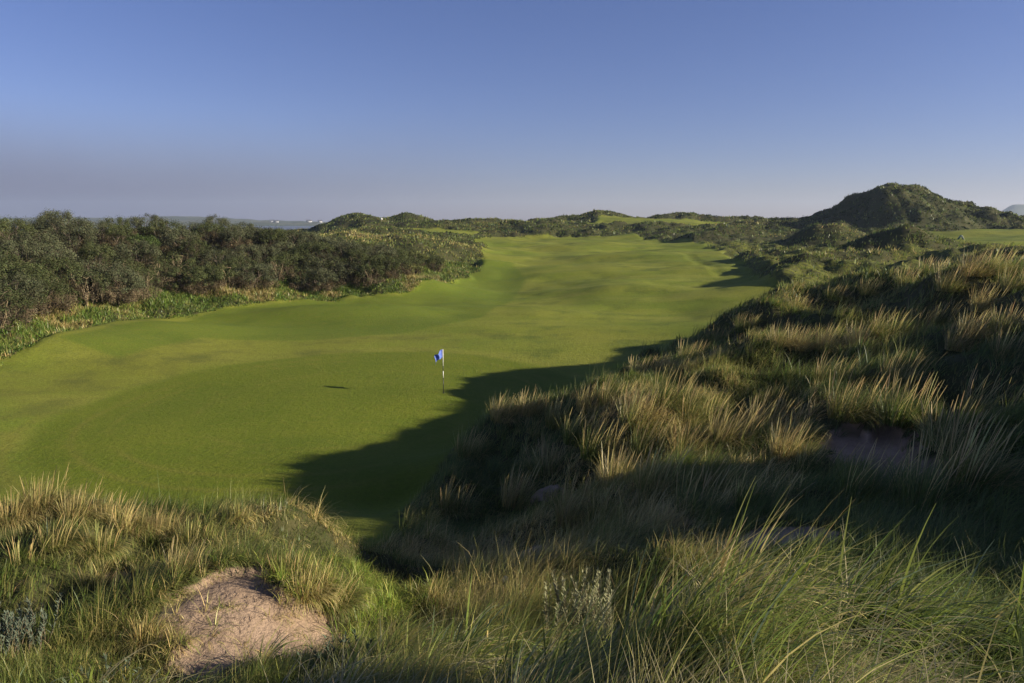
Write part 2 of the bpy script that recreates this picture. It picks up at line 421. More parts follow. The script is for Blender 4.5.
sand = g.mix(g.ramp(n_fine, .3, .7), (.37, .262, .175), (.28, .196, .128))
sand = g.mix(g.math('MULTIPLY', g.ramp(n_grain, .5, .75), .45), sand, (.17, .12, .075))
col = g.mix(g.ramp(g.math('ADD', am.outputs['Fac'], g.math('MULTIPLY', g.math('SUBTRACT', n_fine, .5), .8)), .3, .7), soil, turf)
col = g.mix(g.ramp(g.math('ADD', asd.outputs['Fac'], g.math('MULTIPLY', g.math('SUBTRACT', n_mott, .5), .5)), .35, .65), col, sand)
b = g.n('ShaderNodeBsdfPrincipled', Roughness=.95); b.inputs['Specular IOR Level'].default_value = .1
col = g.mix(.06, col, (0, 0, 0))
g.l(col, b.inputs['Base Color'])
bp = g.n('ShaderNodeBump', Strength=.5, Distance=.08); g.l(g.math('ADD', g.math('MULTIPLY', n_grain, .4), g.math('ADD', n_mott, n_fine)), bp.inputs['Height']); g.l(bp.outputs[0], b.inputs['Normal'])
o = g.n('ShaderNodeOutputMaterial'); g.l(b.outputs[0], o.inputs[0])
M_GROUND = mg

# ---------------------------------------------------------------- ground sheet
idx = np.arange(NT * NR).reshape(NT, NR) + 1
nx = np.roll(idx, -1, axis=0)
quads = np.stack([idx[:, :-1], idx[:, 1:], nx[:, 1:], nx[:, :-1]], -1).reshape(-1, 4)
quads = quads[:, ::-1]
V = np.concatenate([[[0, 0, 6.7]], np.stack([X.ravel(), Y.ravel(), Z.ravel()], 1)])
tri_c = np.stack([np.zeros(NT, int), nx[:, 0], idx[:, 0], idx[:, 0]], -1)
grn = sstep(-1.5, 1.5, 1 - (((X + 9.5) / 13.5) ** 2 + ((Y - 33.5) / 11.0) ** 2)) if False else sstep(-.12, .04, 1 - (((X + 7.5 - .12 * (Y - 33)) / 11.5) ** 2 + ((Y - 33.5) / 12.5) ** 2))
eq = np.sqrt(((X + 7.5 - .12 * (Y - 33)) / 11.5) ** 2 + ((Y - 33.5) / 12.5) ** 2)
RING = (np.exp(-((eq - .80) / .012) ** 2) + np.exp(-((eq - .90) / .012) ** 2) + .8 * np.exp(-((eq - 1.07) / .02) ** 2) + .7 * np.exp(-((eq - .55) / .014) ** 2)) * np.clip(.5 + fbm(X / 3, Y / 3, 301, 3), 0, 1)
COL = .28 * sstep(.98, 1.12, eq) * sstep(2.1, 1.4, eq) * sstep(2, -6, X)
semi_poly = [h for h in (hit0(a, b_, H0, 30) for a, b_ in ((455, 262), (500, 260), (526, 278), (512, 298), (482, 318), (400, 334), (330, 340), (200, 345), (120, 362), (60, 352), (220, 309), (310, 300), (400, 296), (450, 285), (484, 266))) if h is not None]
SEMI = sstep(-.3, .3, sdist(semi_poly, X, Y))
def wc(a, c=0.0): return np.concatenate([[c], a.ravel()])
me = np_mesh('ground', V, quads, M_GROUND, True, None, {'mown': wc(np.maximum(mow, .45 * sstep(.6, .25, mz) * sstep(168, 150, Y) * sstep(16, 24, X) * sstep(52, 62, Y))), 'sand': wc(SM), 'green': wc(grn), 'semi': wc(SEMI), 'ring': wc(RING), 'collar': wc(COL)})
import bmesh
bm = bmesh.new(); bm.from_mesh(me); bm.verts.ensure_lookup_table()
for a in range(NT):
    try: bm.faces.new((bm.verts[0], bm.verts[int(nx[a, 0])], bm.verts[int(idx[a, 0])]))
    except ValueError: pass
bm.to_mesh(me); bm.free()
go = link('ground', me); go['kind'] = 'structure'

# ---------------------------------------------------------------- blades
def blades(Pb, h, w, az, lean, curl, col, seg=3, tipcol=None, tipmix=.0):
    """strips rooted at Pb (N,3); az = lean azimuth, lean = start angle from vertical, curl = extra angle by the tip"""
    N = len(Pb); s = np.linspace(0, 1, seg + 1)
    pos = np.zeros((N, seg + 1, 3)); pos[:, 0] = Pb
    dx, dy = np.cos(az), np.sin(az)
    for k in range(seg):
        a = lean + curl * (s[k] + .5 / seg) ** 1.3
        st = h / seg
        pos[:, k + 1, 0] = pos[:, k, 0] + st * np.sin(a) * dx
        pos[:, k + 1, 1] = pos[:, k, 1] + st * np.sin(a) * dy
        pos[:, k + 1, 2] = pos[:, k, 2] + st * np.cos(a)
    tw = az + math.pi / 2 + RNG.uniform(-.9, .9, N)
    wd = np.stack([np.cos(tw), np.sin(tw), np.zeros(N)], 1)
    prof = np.linspace(1, .0, seg + 1) ** .7
    prof = prof.copy(); prof[-1] = .08
    off = wd[:, None, :] * (w[:, None] * .5 * prof[None])[:, :, None]
    V = np.stack([pos - off, pos + off], 2).reshape(-1, 3)
    b = (np.arange(N) * (seg + 1) * 2)[:, None]
    k = np.arange(seg)[None] * 2
    Fq = np.stack([b + k, b + k + 1, b + k + 3, b + k + 2], -1).reshape(-1, 4)
    cc = np.repeat(col[:, None, :], seg + 1, 1)
    if tipcol is not None:
        m = (np.clip((s - .35) / .65, 0, 1) * 1.0)[None, :, None] * (tipmix[:, None, None] if np.ndim(tipmix) else tipmix)
        cc = cc * (1 - m) + np.asarray(tipcol)[None, None, :] * m
    cc = np.repeat(cc[:, :, None, :], 2, 2).reshape(-1, 3)
    return V, Fq, cc
class Acc:
    def __init__(s): s.V = []; s.F = []; s.C = []; s.n = 0
    def add(s, V, Fq, cc):
        s.V.append(V); s.F.append(Fq + s.n); s.C.append(cc); s.n += len(V)
    def mesh(s, name, mat): return np_mesh(name, np.concatenate(s.V), np.concatenate(s.F), mat, False, np.concatenate(s.C))

GREEN = np.array([.13, .18, .032]); OLIVE = np.array([.25, .245, .068]); STRAW = np.array([.64, .51, .22]); TAN = np.array([.45, .355, .125]); LIME = np.array([.17, .21, .03]); DEEP = np.array([.065, .10, .025]); BRIGHT = np.array([.11, .18, .025])
BLUEG = np.array([.10, .135, .075])

def palette(t, N):
    """t in 0..1: green to straw"""
    base = np.stack([np.interp(t, [0, .3, .55, .8, 1], [c[k] for c in (DEEP, GREEN, OLIVE, TAN, STRAW)]) for k in range(3)], -1)
    return base * RNG.uniform(.7, 1.3, (N, 1)) * RNG.normal(1, .06, (N, 3)).clip(.8, 1.2)

WIND = math.radians(-8)
def tufts(acc, cx, cy, cz, rad, hgt, nb_, wid, straw, spread=.55, windk=.5, seg=3, wdir=None):
    """vectorised tussocks: nb_ blades each"""
    T = len(cx); tid = np.repeat(np.arange(T), nb_); N = len(tid)
    ang = RNG.uniform(0, 2 * math.pi, N); q = np.sqrt(RNG.uniform(0, 1, N))
    px = cx[tid] + np.cos(ang) * q * rad[tid]; py = cy[tid] + np.sin(ang) * q * rad[tid]
    pz = H(px, py) - .02
    wd = (WIND + 1.0 * fbm(cx / 6, cy / 6, 41, 2)) if wdir is None else wdir
    wd = wd[tid] if np.ndim(wd) else np.full(N, wd)
    ox = np.cos(ang) * q * spread + np.cos(wd) * windk + RNG.normal(0, .18, N)
    oy = np.sin(ang) * q * spread + np.sin(wd) * windk + RNG.normal(0, .18, N)
    az = np.arctan2(oy, ox); ln = np.hypot(ox, oy)
    h = hgt[tid] * RNG.uniform(.55, 1.1, N)
    st = np.clip(straw[tid] + RNG.normal(0, .16, N), 0, 1)
    col = palette(st, N)
    tm = np.clip(RNG.uniform(-.2, .7, N) * (0.3 + straw[tid]), 0, 1)
    V, Fq, cc = blades(np.stack([px, py, pz], 1), h, wid[tid] * RNG.uniform(.7, 1.3, N), az, ln * .50, ln * RNG.uniform(.9, 2.3, N), col, seg, STRAW * .95, tm)
    acc.add(V, Fq, cc)

def scatter(K, r0, r1, t0=-38, t1=42):
    """uniform in angle and log distance"""
    N = int(K)
    th = RNG.uniform(t0 * D2R, t1 * D2R, N); r = np.exp(RNG.uniform(math.log(r0), math.log(r1), N))
    return r * np.sin(th), r * np.cos(th), r

clear = [(h[0], h[1], q) for h, q in ((hit(582, 648), .45), (hit(10, 655), .34), (hit(335, 672), .25)) if h is not None]
def rough_mask(x, y, pad=0.0):
    ok = np.ones(len(x), bool)
    for a, b, q in clear: ok &= (np.hypot(x - a, y - b) > q) | (RNG.uniform(0, 1, len(x)) < .12)
    return ok & (field(SD, x, y) < -.3 - pad) & (field(SM, x, y) < RNG.uniform(0, 1, len(x)) ** 1.6 * .95)
def bank_off(x, y):
    """metres outwards (towards the thicket) from the bank's foot; along = index of nearest foot point"""
    pts = np.array([bank[0] + (bank[1] - bank[0]) * 0] + list(bank))
    best = np.full(x.shape, 1e9); sg = np.zeros(x.shape); al = np.zeros(x.shape)
    for k in range(nb - 1):
        a = bank[k]; e = bank[k + 1] - a
        t = np.clip(((x - a[0]) * e[0] + (y - a[1]) * e[1]) / (e @ e), 0, 1)
        dx = x - a[0] - t * e[0]; dy = y - a[1] - t * e[1]; d = np.hypot(dx, dy)
        s_ = np.sign(e[0] * dy - e[1] * dx)
        m = d < best
        best = np.where(m, d, best); sg = np.where(m, s_, sg); al = np.where(m, k + t, al)
    return best * sg, al

QUICK = False
# near ground: dense low grass then tall marram
ga = Acc()
x, y, r = scatter(150000, 2.0, 60); k = (r > 6.5) | (x < -.5) | (RNG.uniform(0, 1, len(x)) < .16); x, y, r = x[k], y[k], r[k]
k = rough_mask(x, y); x, y, r = x[k], y[k], r[k]
dens = fbm(x / 1.1, y / 1.1, 51, 3)
st = np.clip(.34 + .38 * fbm(x / 2.6, y / 2.6, 52, 3) + .1 * dens, .02, .95)
N = len(x)
h = (.20 + .16 * dens.clip(-.6, 1)) * RNG.uniform(.6, 1.4, N)
wd = WIND + 1.6 * fbm(x / 2, y / 2, 53, 2)
col = palette(np.clip(st + RNG.normal(0, .15, N), 0, 1), N)
V_, F_, C_ = blades(np.stack([x, y, H(x, y) - .01], 1), h, np.maximum(.0045, .0011 * r), wd + RNG.normal(0, .8, N), RNG.uniform(.05, .5, N), RNG.uniform(.3, 1.4, N), col, 2, STRAW * .8, RNG.uniform(0, .4, N))
ga.add(V_, F_, C_)
go2 = link('short_dune_grass', ga.mesh('short_dune_grass', M_GRASS)); tag(go2, 'short matted grass between the marram tussocks on the near dunes', 'grass', None, 'stuff')

ga = Acc()
x, y, r = scatter(21000, 2.3, 46)
k = rough_mask(x, y, .15); x, y, r = x[k], y[k], r[k]
dn = fbm(x / 2.2, y / 2.2, 61, 2)
k = dn > -.55 + .5 * RNG.uniform(-1, 1, len(x)); x, y, r, dn = x[k], y[k], r[k], dn[k]
T = len(x)
straw = np.clip(.36 + .50 * fbm(x / 3.6, y / 3.6, 62, 3) + RNG.normal(0, .1, T), 0, 1)
left_low = (x < -1.2) & (y < 13)
straw = np.where(left_low, np.clip(straw + .28 * np.clip((y - 9.3) / 2, -1, 1), 0, 1), straw)
straw = np.where(r < 6.5, straw * .75, straw)
hollow = (x > 3.2) & (y < 18.5) & (y > 7.5); straw = np.where(hollow, straw * .35, straw)  # straw cut in the hollow, so part of its shade is blade colour
shade_side = (x > 2) & (r > 21) & (r < 46); straw = np.where(shade_side, straw * .58, straw)  # slope turned from the sun: shade deepened by greener, darker blades
kp = (r > 6.5) | (x < -.5) | (RNG.uniform(0, 1, T) < .15)
x, y, r, dn, straw, left_low = x[kp], y[kp], r[kp], dn[kp], straw[kp], left_low[kp]; T = len(x)
hg = (.56 + .26 * dn) * RNG.uniform(.7, 1.25, T)
hg = np.where(left_low, hg * (.52 + .35 * fbm(x / .9, y / .9, 67, 2)), hg)
hg = np.where(r < 6, hg * .9, hg)
nearm = r < 9
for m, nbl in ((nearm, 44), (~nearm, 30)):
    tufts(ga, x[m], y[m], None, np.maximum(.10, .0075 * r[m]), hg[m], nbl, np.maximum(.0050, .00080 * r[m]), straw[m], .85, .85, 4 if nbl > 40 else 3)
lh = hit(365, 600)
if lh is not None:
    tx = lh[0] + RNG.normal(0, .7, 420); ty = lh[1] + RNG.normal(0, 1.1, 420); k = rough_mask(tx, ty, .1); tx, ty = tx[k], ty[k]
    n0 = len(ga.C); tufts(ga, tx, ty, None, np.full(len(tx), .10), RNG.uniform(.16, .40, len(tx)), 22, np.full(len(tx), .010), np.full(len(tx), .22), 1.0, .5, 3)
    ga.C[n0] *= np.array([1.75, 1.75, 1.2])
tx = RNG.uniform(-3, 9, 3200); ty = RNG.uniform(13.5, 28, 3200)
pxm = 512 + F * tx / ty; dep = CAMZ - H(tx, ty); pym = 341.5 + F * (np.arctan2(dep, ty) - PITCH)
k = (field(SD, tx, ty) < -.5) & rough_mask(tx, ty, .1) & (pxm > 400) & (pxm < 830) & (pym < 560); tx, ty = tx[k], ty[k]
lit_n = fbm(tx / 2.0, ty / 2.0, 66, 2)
tufts(ga, tx, ty, None, np.full(len(tx), .20), .50 * RNG.uniform(.7, 1.2, len(tx)), 30, np.full(len(tx), .017), np.clip(.60 + .35 * lit_n, .1, 1), 1.0, 1.0, 4)  # paler straw mix brightens the mound the way sunlight would
for sx_, sy_, sr_ in sand_spots[:8]:
    q_ = 120; a_ = RNG.uniform(0, 6.28, q_); d_ = sr_ * np.sqrt(RNG.uniform(.25, 2.2, q_)); tx = sx_ + d_ * np.cos(a_); ty = sy_ + d_ * np.sin(a_)
    k = (field(SM, tx, ty) < RNG.uniform(.1, 1.05, q_)) & (field(SM, tx, ty) > .02); tx, ty = tx[k], ty[k]
    if len(tx): tufts(ga, tx, ty, None, np.full(len(tx), .07), RNG.uniform(.14, .36, len(tx)), 16, np.full(len(tx), .009), RNG.uniform(.45, .9, len(tx)), 1.3, .9, 4)
mo = link('marram_grass', ga.mesh('marram_grass', M_GRASS)); tag(mo, 'wind-combed green and straw marram grass covering the near dunes', 'grass', None, 'stuff')

# long arching blades and dead straw right at the camera
ga = Acc()
x, y, r = scatter(1000, 1.9, 7.6, -40, 42)
k = rough_mask(x, y, 0) & ((x > -.5) | (RNG.uniform(0, 1, len(x)) < .55)); x, y, r = x[k], y[k], r[k]
k = (fbm(x / .9, y / .9, 201, 2) > -.25 + .3 * RNG.uniform(-1, 1, len(x))) & ((r > 3.5) | (x < -.5) | (RNG.uniform(0, 1, len(x)) < .22)); x, y, r = x[k], y[k], r[k]
T = len(x); nb_ = 26; tid = np.repeat(np.arange(T), nb_); N = len(tid)
ct = np.clip(.30 + .45 * fbm(x / 1.1, y / 1.1, 202, 2) + RNG.normal(0, .12, T), 0, 1)
az_c = WIND + .8 * fbm(x / 1.3, y / 1.3, 203, 2)
ang = RNG.uniform(0, 2 * math.pi, N); q = np.sqrt(RNG.uniform(0, 1, N)); br = RNG.uniform(.05, .16, T)[tid]
px_, py_ = x[tid] + np.cos(ang) * q * br, y[tid] + np.sin(ang) * q * br
ox = np.cos(ang) * q * .55 + np.cos(az_c[tid]) * .85 + RNG.normal(0, .16, N); oy = np.sin(ang) * q * .55 + np.sin(az_c[tid]) * .85 + RNG.normal(0, .18, N)
az = np.arctan2(oy, ox); ln = np.hypot(ox, oy)
tt = np.clip(ct[tid] + RNG.normal(0, .18, N), 0, 1)
col = palette(tt, N) * 1.45  # blade colours boosted so the nearest grass looks more sunlit
lime = RNG.uniform(0, 1, N) < .45; col[lime] = np.array([.24, .30, .055]) * RNG.uniform(.7, 1.25, (lime.sum(), 1))
blu = (~lime) & (RNG.uniform(0, 1, N) < .16); col[blu] = np.array([.20, .26, .14]) * RNG.uniform(.8, 1.2, (blu.sum(), 1))
h = RNG.uniform(.5, 1.15, N) * np.interp(r, [1.9, 3.2, 4.5, 7.6], [.6, 1.0, .9, .85])[tid] * np.where(x < -.5, .62, 1.0)[tid]
V_, F_, C_ = blades(np.stack([px_, py_, H(px_, py_) - .01], 1), h, np.maximum(.009, .0042 * r[tid]) * RNG.uniform(.45, 1.3, N), az, ln * .38, ln * RNG.uniform(1.0, 2.2, N), col, 7, STRAW * .95, RNG.uniform(-.4, .4, N).clip(0, 1))
ga.add(V_, F_, C_)
x, y, r = scatter(11000, 1.9, 7.6, -40, 42)
k = rough_mask(x, y, 0) & (fbm(x / .8, y / .8, 205, 2) > np.where((r < 3.6) & (x > -.3), -.35, .25) + .25 * RNG.uniform(-1, 1, len(x))); x, y, r = x[k], y[k], r[k]; N = len(x)
dl = np.array([.66, .57, .29]) * RNG.uniform(.5, 1.15, (N, 1))
V_, F_, C_ = blades(np.stack([x, y, H(x, y) + RNG.uniform(.0, .12, N)], 1), RNG.uniform(.35, .85, N), np.maximum(.006, .0024 * r) * RNG.uniform(.45, 1.2, N), WIND + .9 * fbm(x / .7, y / .7, 206, 2) + RNG.normal(0, .6, N), RNG.uniform(.5, 1.25, N), RNG.uniform(.6, 1.5, N), dl, 7)
ga.add(V_, F_, C_)
lo_ = link('long_arching_marram', ga.mesh('long_arching_marram', M_GRASS)); tag(lo_, 'long arching green blades and pale dead straw in the nearest grass', 'grass', None, 'stuff')

# mop-headed tussocks one can tell apart
def tussock_mesh(straw, nb_=560, rad=.45, hgt=.85, heads=34):
    a_ = Acc(); N = nb_
    ang = RNG.uniform(0, 2 * math.pi, N); q = np.sqrt(RNG.uniform(0, 1, N))
    px, py = np.cos(ang) * q * rad, np.sin(ang) * q * rad
    ox = np.cos(ang) * q * .8 + .75 + RNG.normal(0, .22, N); oy = np.sin(ang) * q * .9 + RNG.normal(0, .25, N)
    az = np.arctan2(oy, ox); ln = np.hypot(ox, oy)
    t = np.clip(straw + RNG.normal(0, .17, N), 0, 1)
    V_, F_, C_ = blades(np.stack([px, py, np.full(N, -.06)], 1), hgt * RNG.uniform(.5, 1.1, N), RNG.uniform(.010, .019, N), az, ln * .50, ln * RNG.uniform(.9, 2.2, N), palette(t, N), 5, STRAW * .95, np.clip(RNG.uniform(-.1, .9, N) * (straw + .25), 0, 1))
    a_.add(V_, F_, C_)
    N = heads; ang = RNG.uniform(0, 2 * math.pi, N); q = np.sqrt(RNG.uniform(0, 1, N))
    az = np.arctan2(np.sin(ang) * q * .5, np.cos(ang) * q * .5 + .5)
    P_ = np.stack([np.cos(ang) * q * rad, np.sin(ang) * q * rad, np.full(N, -.06)], 1)
    V_, F_, C_ = blades(P_, hgt * RNG.uniform(.95, 1.3, N), np.full(N, .014), az, RNG.uniform(.05, .45, N), RNG.uniform(.1, .5, N), palette(np.full(N, .9), N), 4)
    wide = V_.reshape(N, 5, 2, 3); mid = wide.mean(2, keepdims=True)
    f_ = np.array([.7, .7, 1.0, 3.2, 5.0])[None, :, None, None]
    V_ = (mid + (wide - mid) * f_).reshape(-1, 3)
    a_.add(V_, F_, C_)
    return a_.mesh('marram_tussock', M_GRASS)
tmesh = {k: [tussock_mesh(v) for _ in range(3)] for k, v in (('straw', .74), ('mixed', .48), ('green', .24))}
tlab = {'straw': 'straw-topped marram tussock on the {}', 'mixed': 'mixed green and straw marram tussock on the {}', 'green': 'olive green marram tussock on the {}'}
TG = 'mop-headed marram tussocks on the dunes'
def put_tussock(x, y, kind, sc_, where):
    o = bpy.data.objects.new('marram_tussock', tmesh[kind][RNG.integers(0, 3)]); C.objects.link(o)
    if 'upper' in where:
        sc_ *= .78; kind = {'straw': 'mixed', 'mixed': 'green', 'green': 'green'}[kind] if RNG.uniform() < .7 else kind
    if 'lower left' in where: sc_ *= .68
    o.location = (x, y, float(H(x, y)) - .02); o.rotation_euler = (0, 0, WIND + RNG.normal(0, .45)); o.scale = (sc_, sc_, sc_ * RNG.uniform(.85, 1.1))
    tag(o, tlab[kind].format(where), 'grass tussock', TG)
placed = []
def try_tus(px, py, kind, sc_, where):
    h = hit(px, py)
    if h is None: return
    if float(field(SD, h[0], h[1])) > -.4 or float(field(SM, h[0], h[1])) > .3: return
    put_tussock(h[0], h[1], kind, sc_, where)
mound = 'mound between the green and the shaded hollow'
for px, py, kd, s_ in [(425, 485, 'straw', 1.0), (505, 418, 'straw', 1.1), (530, 412, 'straw', .95), (520, 502, 'straw', 1.1), (545, 470, 'mixed', 1.0), (600, 455, 'green', 1.15), (575, 520, 'straw', .9), (640, 425, 'mixed', 1.2),
                       (690, 455, 'straw', 1.1), (730, 440, 'straw', 1.15), (765, 430, 'straw', 1.2), (660, 490, 'mixed', 1.1), (720, 490, 'mixed', 1.0), (615, 405, 'mixed', 1.0), (590, 410, 'straw', .9), (670, 405, 'green', 1.2),
                       (700, 425, 'mixed', 1.2), (620, 485, 'straw', 1.0), (580, 440, 'green', 1.1), (790, 455, 'straw', 1.0), (470, 455, 'mixed', 1.0), (455, 510, 'mixed', .9), (560, 425, 'mixed', 1.0), (650, 455, 'green', 1.1), (610, 520, 'mixed', .9)]:
    try_tus(px, py, kd, s_, mound)
upper = 'upper slope of the big right dune'
for px, py, kd, s_ in [(640, 375, 'mixed', 1.1), (665, 370, 'straw', 1.1), (690, 360, 'mixed', 1.2), (715, 345, 'green', 1.2), (745, 330, 'green', 1.2), (780, 345, 'straw', 1.2), (800, 350, 'straw', 1.3), (830, 350, 'straw', 1.3), (860, 345, 'straw', 1.2),
                       (885, 335, 'mixed', 1.3), (920, 330, 'green', 1.3), (945, 325, 'mixed', 1.4), (975, 335, 'straw', 1.3), (1005, 330, 'mixed', 1.2), (985, 310, 'straw', 1.3), (950, 290, 'mixed', 1.4), (975, 275, 'straw', 1.5), (1000, 270, 'mixed', 1.5), (930, 275, 'green', 1.4), (905, 285, 'mixed', 1.3),
                       (1015, 290, 'mixed', 1.3), (870, 295, 'mixed', 1.2), (835, 300, 'green', 1.1), (800, 310, 'mixed', 1.1), (960, 350, 'straw', 1.2), (1010, 360, 'mixed', 1.3)]:
    try_tus(px, py, kd, s_, upper)
dark = 'shaded floor of the hollow at right'
for px, py, kd, s_ in [(850, 420, 'mixed', 1.2), (900, 425, 'green', 1.2), (950, 445, 'mixed', 1.2), (820, 480, 'green', 1.1), (930, 505, 'green', 1.2), (980, 480, 'mixed', 1.3), (870, 500, 'green', 1.1), (760, 510, 'green', 1.0), (700, 515, 'green', 1.0), (985, 420, 'mixed', 1.3), (900, 385, 'mixed', 1.1), (830, 385, 'mixed', 1.1)]:
    try_tus(px, py, kd, s_, dark)
lowl = 'low dune at the lower left'
for px, py, kd, s_ in [(15, 520, 'straw', .9), (45, 505, 'straw', .95), (80, 515, 'straw', .9), (110, 520, 'mixed', .9), (135, 530, 'straw', .9), (165, 535, 'straw', .85), (60, 545, 'mixed', .8), (25, 560, 'green', .8), (190, 545, 'mixed', .7), (185, 570, 'straw', .7), (100, 550, 'mixed', .8),
                       (290, 575, 'mixed', .75), (310, 595, 'straw', .7), (335, 600, 'mixed', .8), (150, 640, 'straw', .6), (95, 590, 'mixed', .7)]:
    try_tus(px, py, kd, s_, lowl)

# middle and far distance
ga = Acc()
x, y, r = scatter(26000, 38, 420, -40, 42); k = (field(mz, x, y) > .5) | ~((y < 165) & (x > 14) & (y > 55)) | (RNG.uniform(0, 1, len(x)) < .2); x, y, r = x[k], y[k], r[k]
bo, al = bank_off(x, y)
inside = (bo > 5) & (bo < 42) & (y < 118) & (al < 7.8)
k = (field(SD, x, y) < -.2) & ~inside; x, y, r = x[k], y[k], r[k]
T = len(x)
patch = fbm(x / 14, y / 14, 71, 3)
straw = np.clip(.34 + .35 * patch + RNG.normal(0, .12, T), 0, 1) * np.where(y > 150, .6, 1.0)
tufts(ga, x, y, None, np.maximum(.25, .0065 * r), np.clip(.42 + .0012 * r, .4, .9) * RNG.uniform(.5, 1.2, T), 11, np.maximum(.05, .0011 * r), straw, .8, .3, 2)
x, y, r = scatter(150000, 34, 340, -40, 42)
bo, al = bank_off(x, y)
k = (field(SD, x, y) < .6 * RNG.uniform(-1, .8, len(x))) & ~((bo > 5) & (bo < 42) & (y < 118) & (al < 7.8)); x, y, r = x[k], y[k], r[k]
N = len(x)
st = np.clip(.36 + .42 * fbm(x / 12, y / 12, 72, 3) + RNG.normal(0, .12, N), 0, 1)
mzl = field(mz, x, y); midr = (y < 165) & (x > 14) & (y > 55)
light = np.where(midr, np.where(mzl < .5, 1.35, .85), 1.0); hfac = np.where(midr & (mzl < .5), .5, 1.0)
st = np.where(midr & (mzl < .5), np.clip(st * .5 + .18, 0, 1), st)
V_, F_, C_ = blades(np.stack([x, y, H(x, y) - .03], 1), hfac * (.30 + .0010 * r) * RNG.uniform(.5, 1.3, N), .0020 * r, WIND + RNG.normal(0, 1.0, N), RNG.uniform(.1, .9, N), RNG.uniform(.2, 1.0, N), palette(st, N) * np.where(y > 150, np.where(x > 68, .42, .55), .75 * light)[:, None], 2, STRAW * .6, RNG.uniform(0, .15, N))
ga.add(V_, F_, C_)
fo = link('far_dune_grass', ga.mesh('far_dune_grass', M_GRASS)); tag(fo, 'rough dune grass over the distant hummocks and hills', 'grass', None, 'stuff')

# weeds in front of the thicket
ga = Acc()
N0 = 9000
kk = RNG.uniform(0.3, nb - 1.6, N0); offs = RNG.uniform(-1.0, 8, N0)
fx = np.interp(kk, np.arange(nb), bank[:, 0]) + np.interp(kk, np.arange(nb), nrm[:, 0]) * offs
fy = np.interp(kk, np.arange(nb), bank[:, 1]) + np.interp(kk, np.arange(nb), nrm[:, 1]) * offs
k = field(SD, fx, fy) < .1; fx, fy, offs = fx[k], fy[k], offs[k]; T = len(fx)
sel = fbm(fx / 3.5, fy / 3.5, 81, 3)
straw = np.where(sel > .42, .72, np.where(sel < -.45, .45, .18)) + RNG.normal(0, .08, T)
hh = np.clip(.22 + .09 * offs, .15, .75) * RNG.uniform(.6, 1.3, T) * (1 + .4 * sel)
tufts(ga, fx, fy, None, np.full(T, .28), hh, 12, np.full(T, .06), np.clip(straw, 0, 1), .9, .1, 2)
allc = ga.C[0]; gmask = allc[:, 1] > allc[:, 0] * 1.02
allc[gmask] *= np.array([1.35, 1.55, 1.1])
wo = link('bank_weeds', ga.mesh('bank_weeds', M_GRASS)); tag(wo, 'bright green weeds and straw tufts along the foot of the thicket', 'weeds', None, 'stuff')

# ---------------------------------------------------------------- shrubs of the thicket
def tube(acc, pts, rads, col, n=5):
    pts = np.asarray(pts, float); m = len(pts)
    d = np.gradient(pts, axis=0); d /= np.linalg.norm(d, axis=1)[:, None] + 1e-9
    up = np.where(np.abs(d[:, 2:3]) < .9, np.array([[0, 0, 1.0]]), np.array([[1.0, 0, 0]]))
    a = np.cross(d, up); a /= np.linalg.norm(a, axis=1)[:, None]; b_ = np.cross(d, a)
    t = np.linspace(0, 2 * math.pi, n, endpoint=False)
    V = pts[:, None] + (a[:, None] * np.cos(t)[None, :, None] + b_[:, None] * np.sin(t)[None, :, None]) * np.asarray(rads)[:, None, None]
    i = np.arange(m - 1)[:, None] * n; j = np.arange(n)[None]
    Fq = np.stack([i + j, i + (j + 1) % n, i + n + (j + 1) % n, i + n + j], -1).reshape(-1, 4)
    acc.add(V.reshape(-1, 3), Fq, np.tile(np.asarray(col)[None] , (m * n, 1)))

def leaves(acc, P, size, asp, nrm_, col, jit=.7):
    N = len(P)
    nn = nrm_ + RNG.normal(0, jit, (N, 3)); nn /= np.linalg.norm(nn, axis=1)[:, None]
    a = np.cross(nn, RNG.normal(0, 1, (N, 3))); a /= np.linalg.norm(a, axis=1)[:, None] + 1e-9
    b_ = np.cross(nn, a)
    s = (size * RNG.uniform(.6, 1.35, N))[:, None]
    V = np.stack([P - a * s, P - b_ * s * asp, P + a * s, P + b_ * s * asp], 1).reshape(-1, 3)
    Fq = np.arange(N * 4).reshape(N, 4)
    acc.add(V, Fq, np.repeat(col * RNG.uniform(.65, 1.35, (N, 1)) * RNG.normal(1, .06, (N, 3)).clip(.8, 1.2), 4, 0))

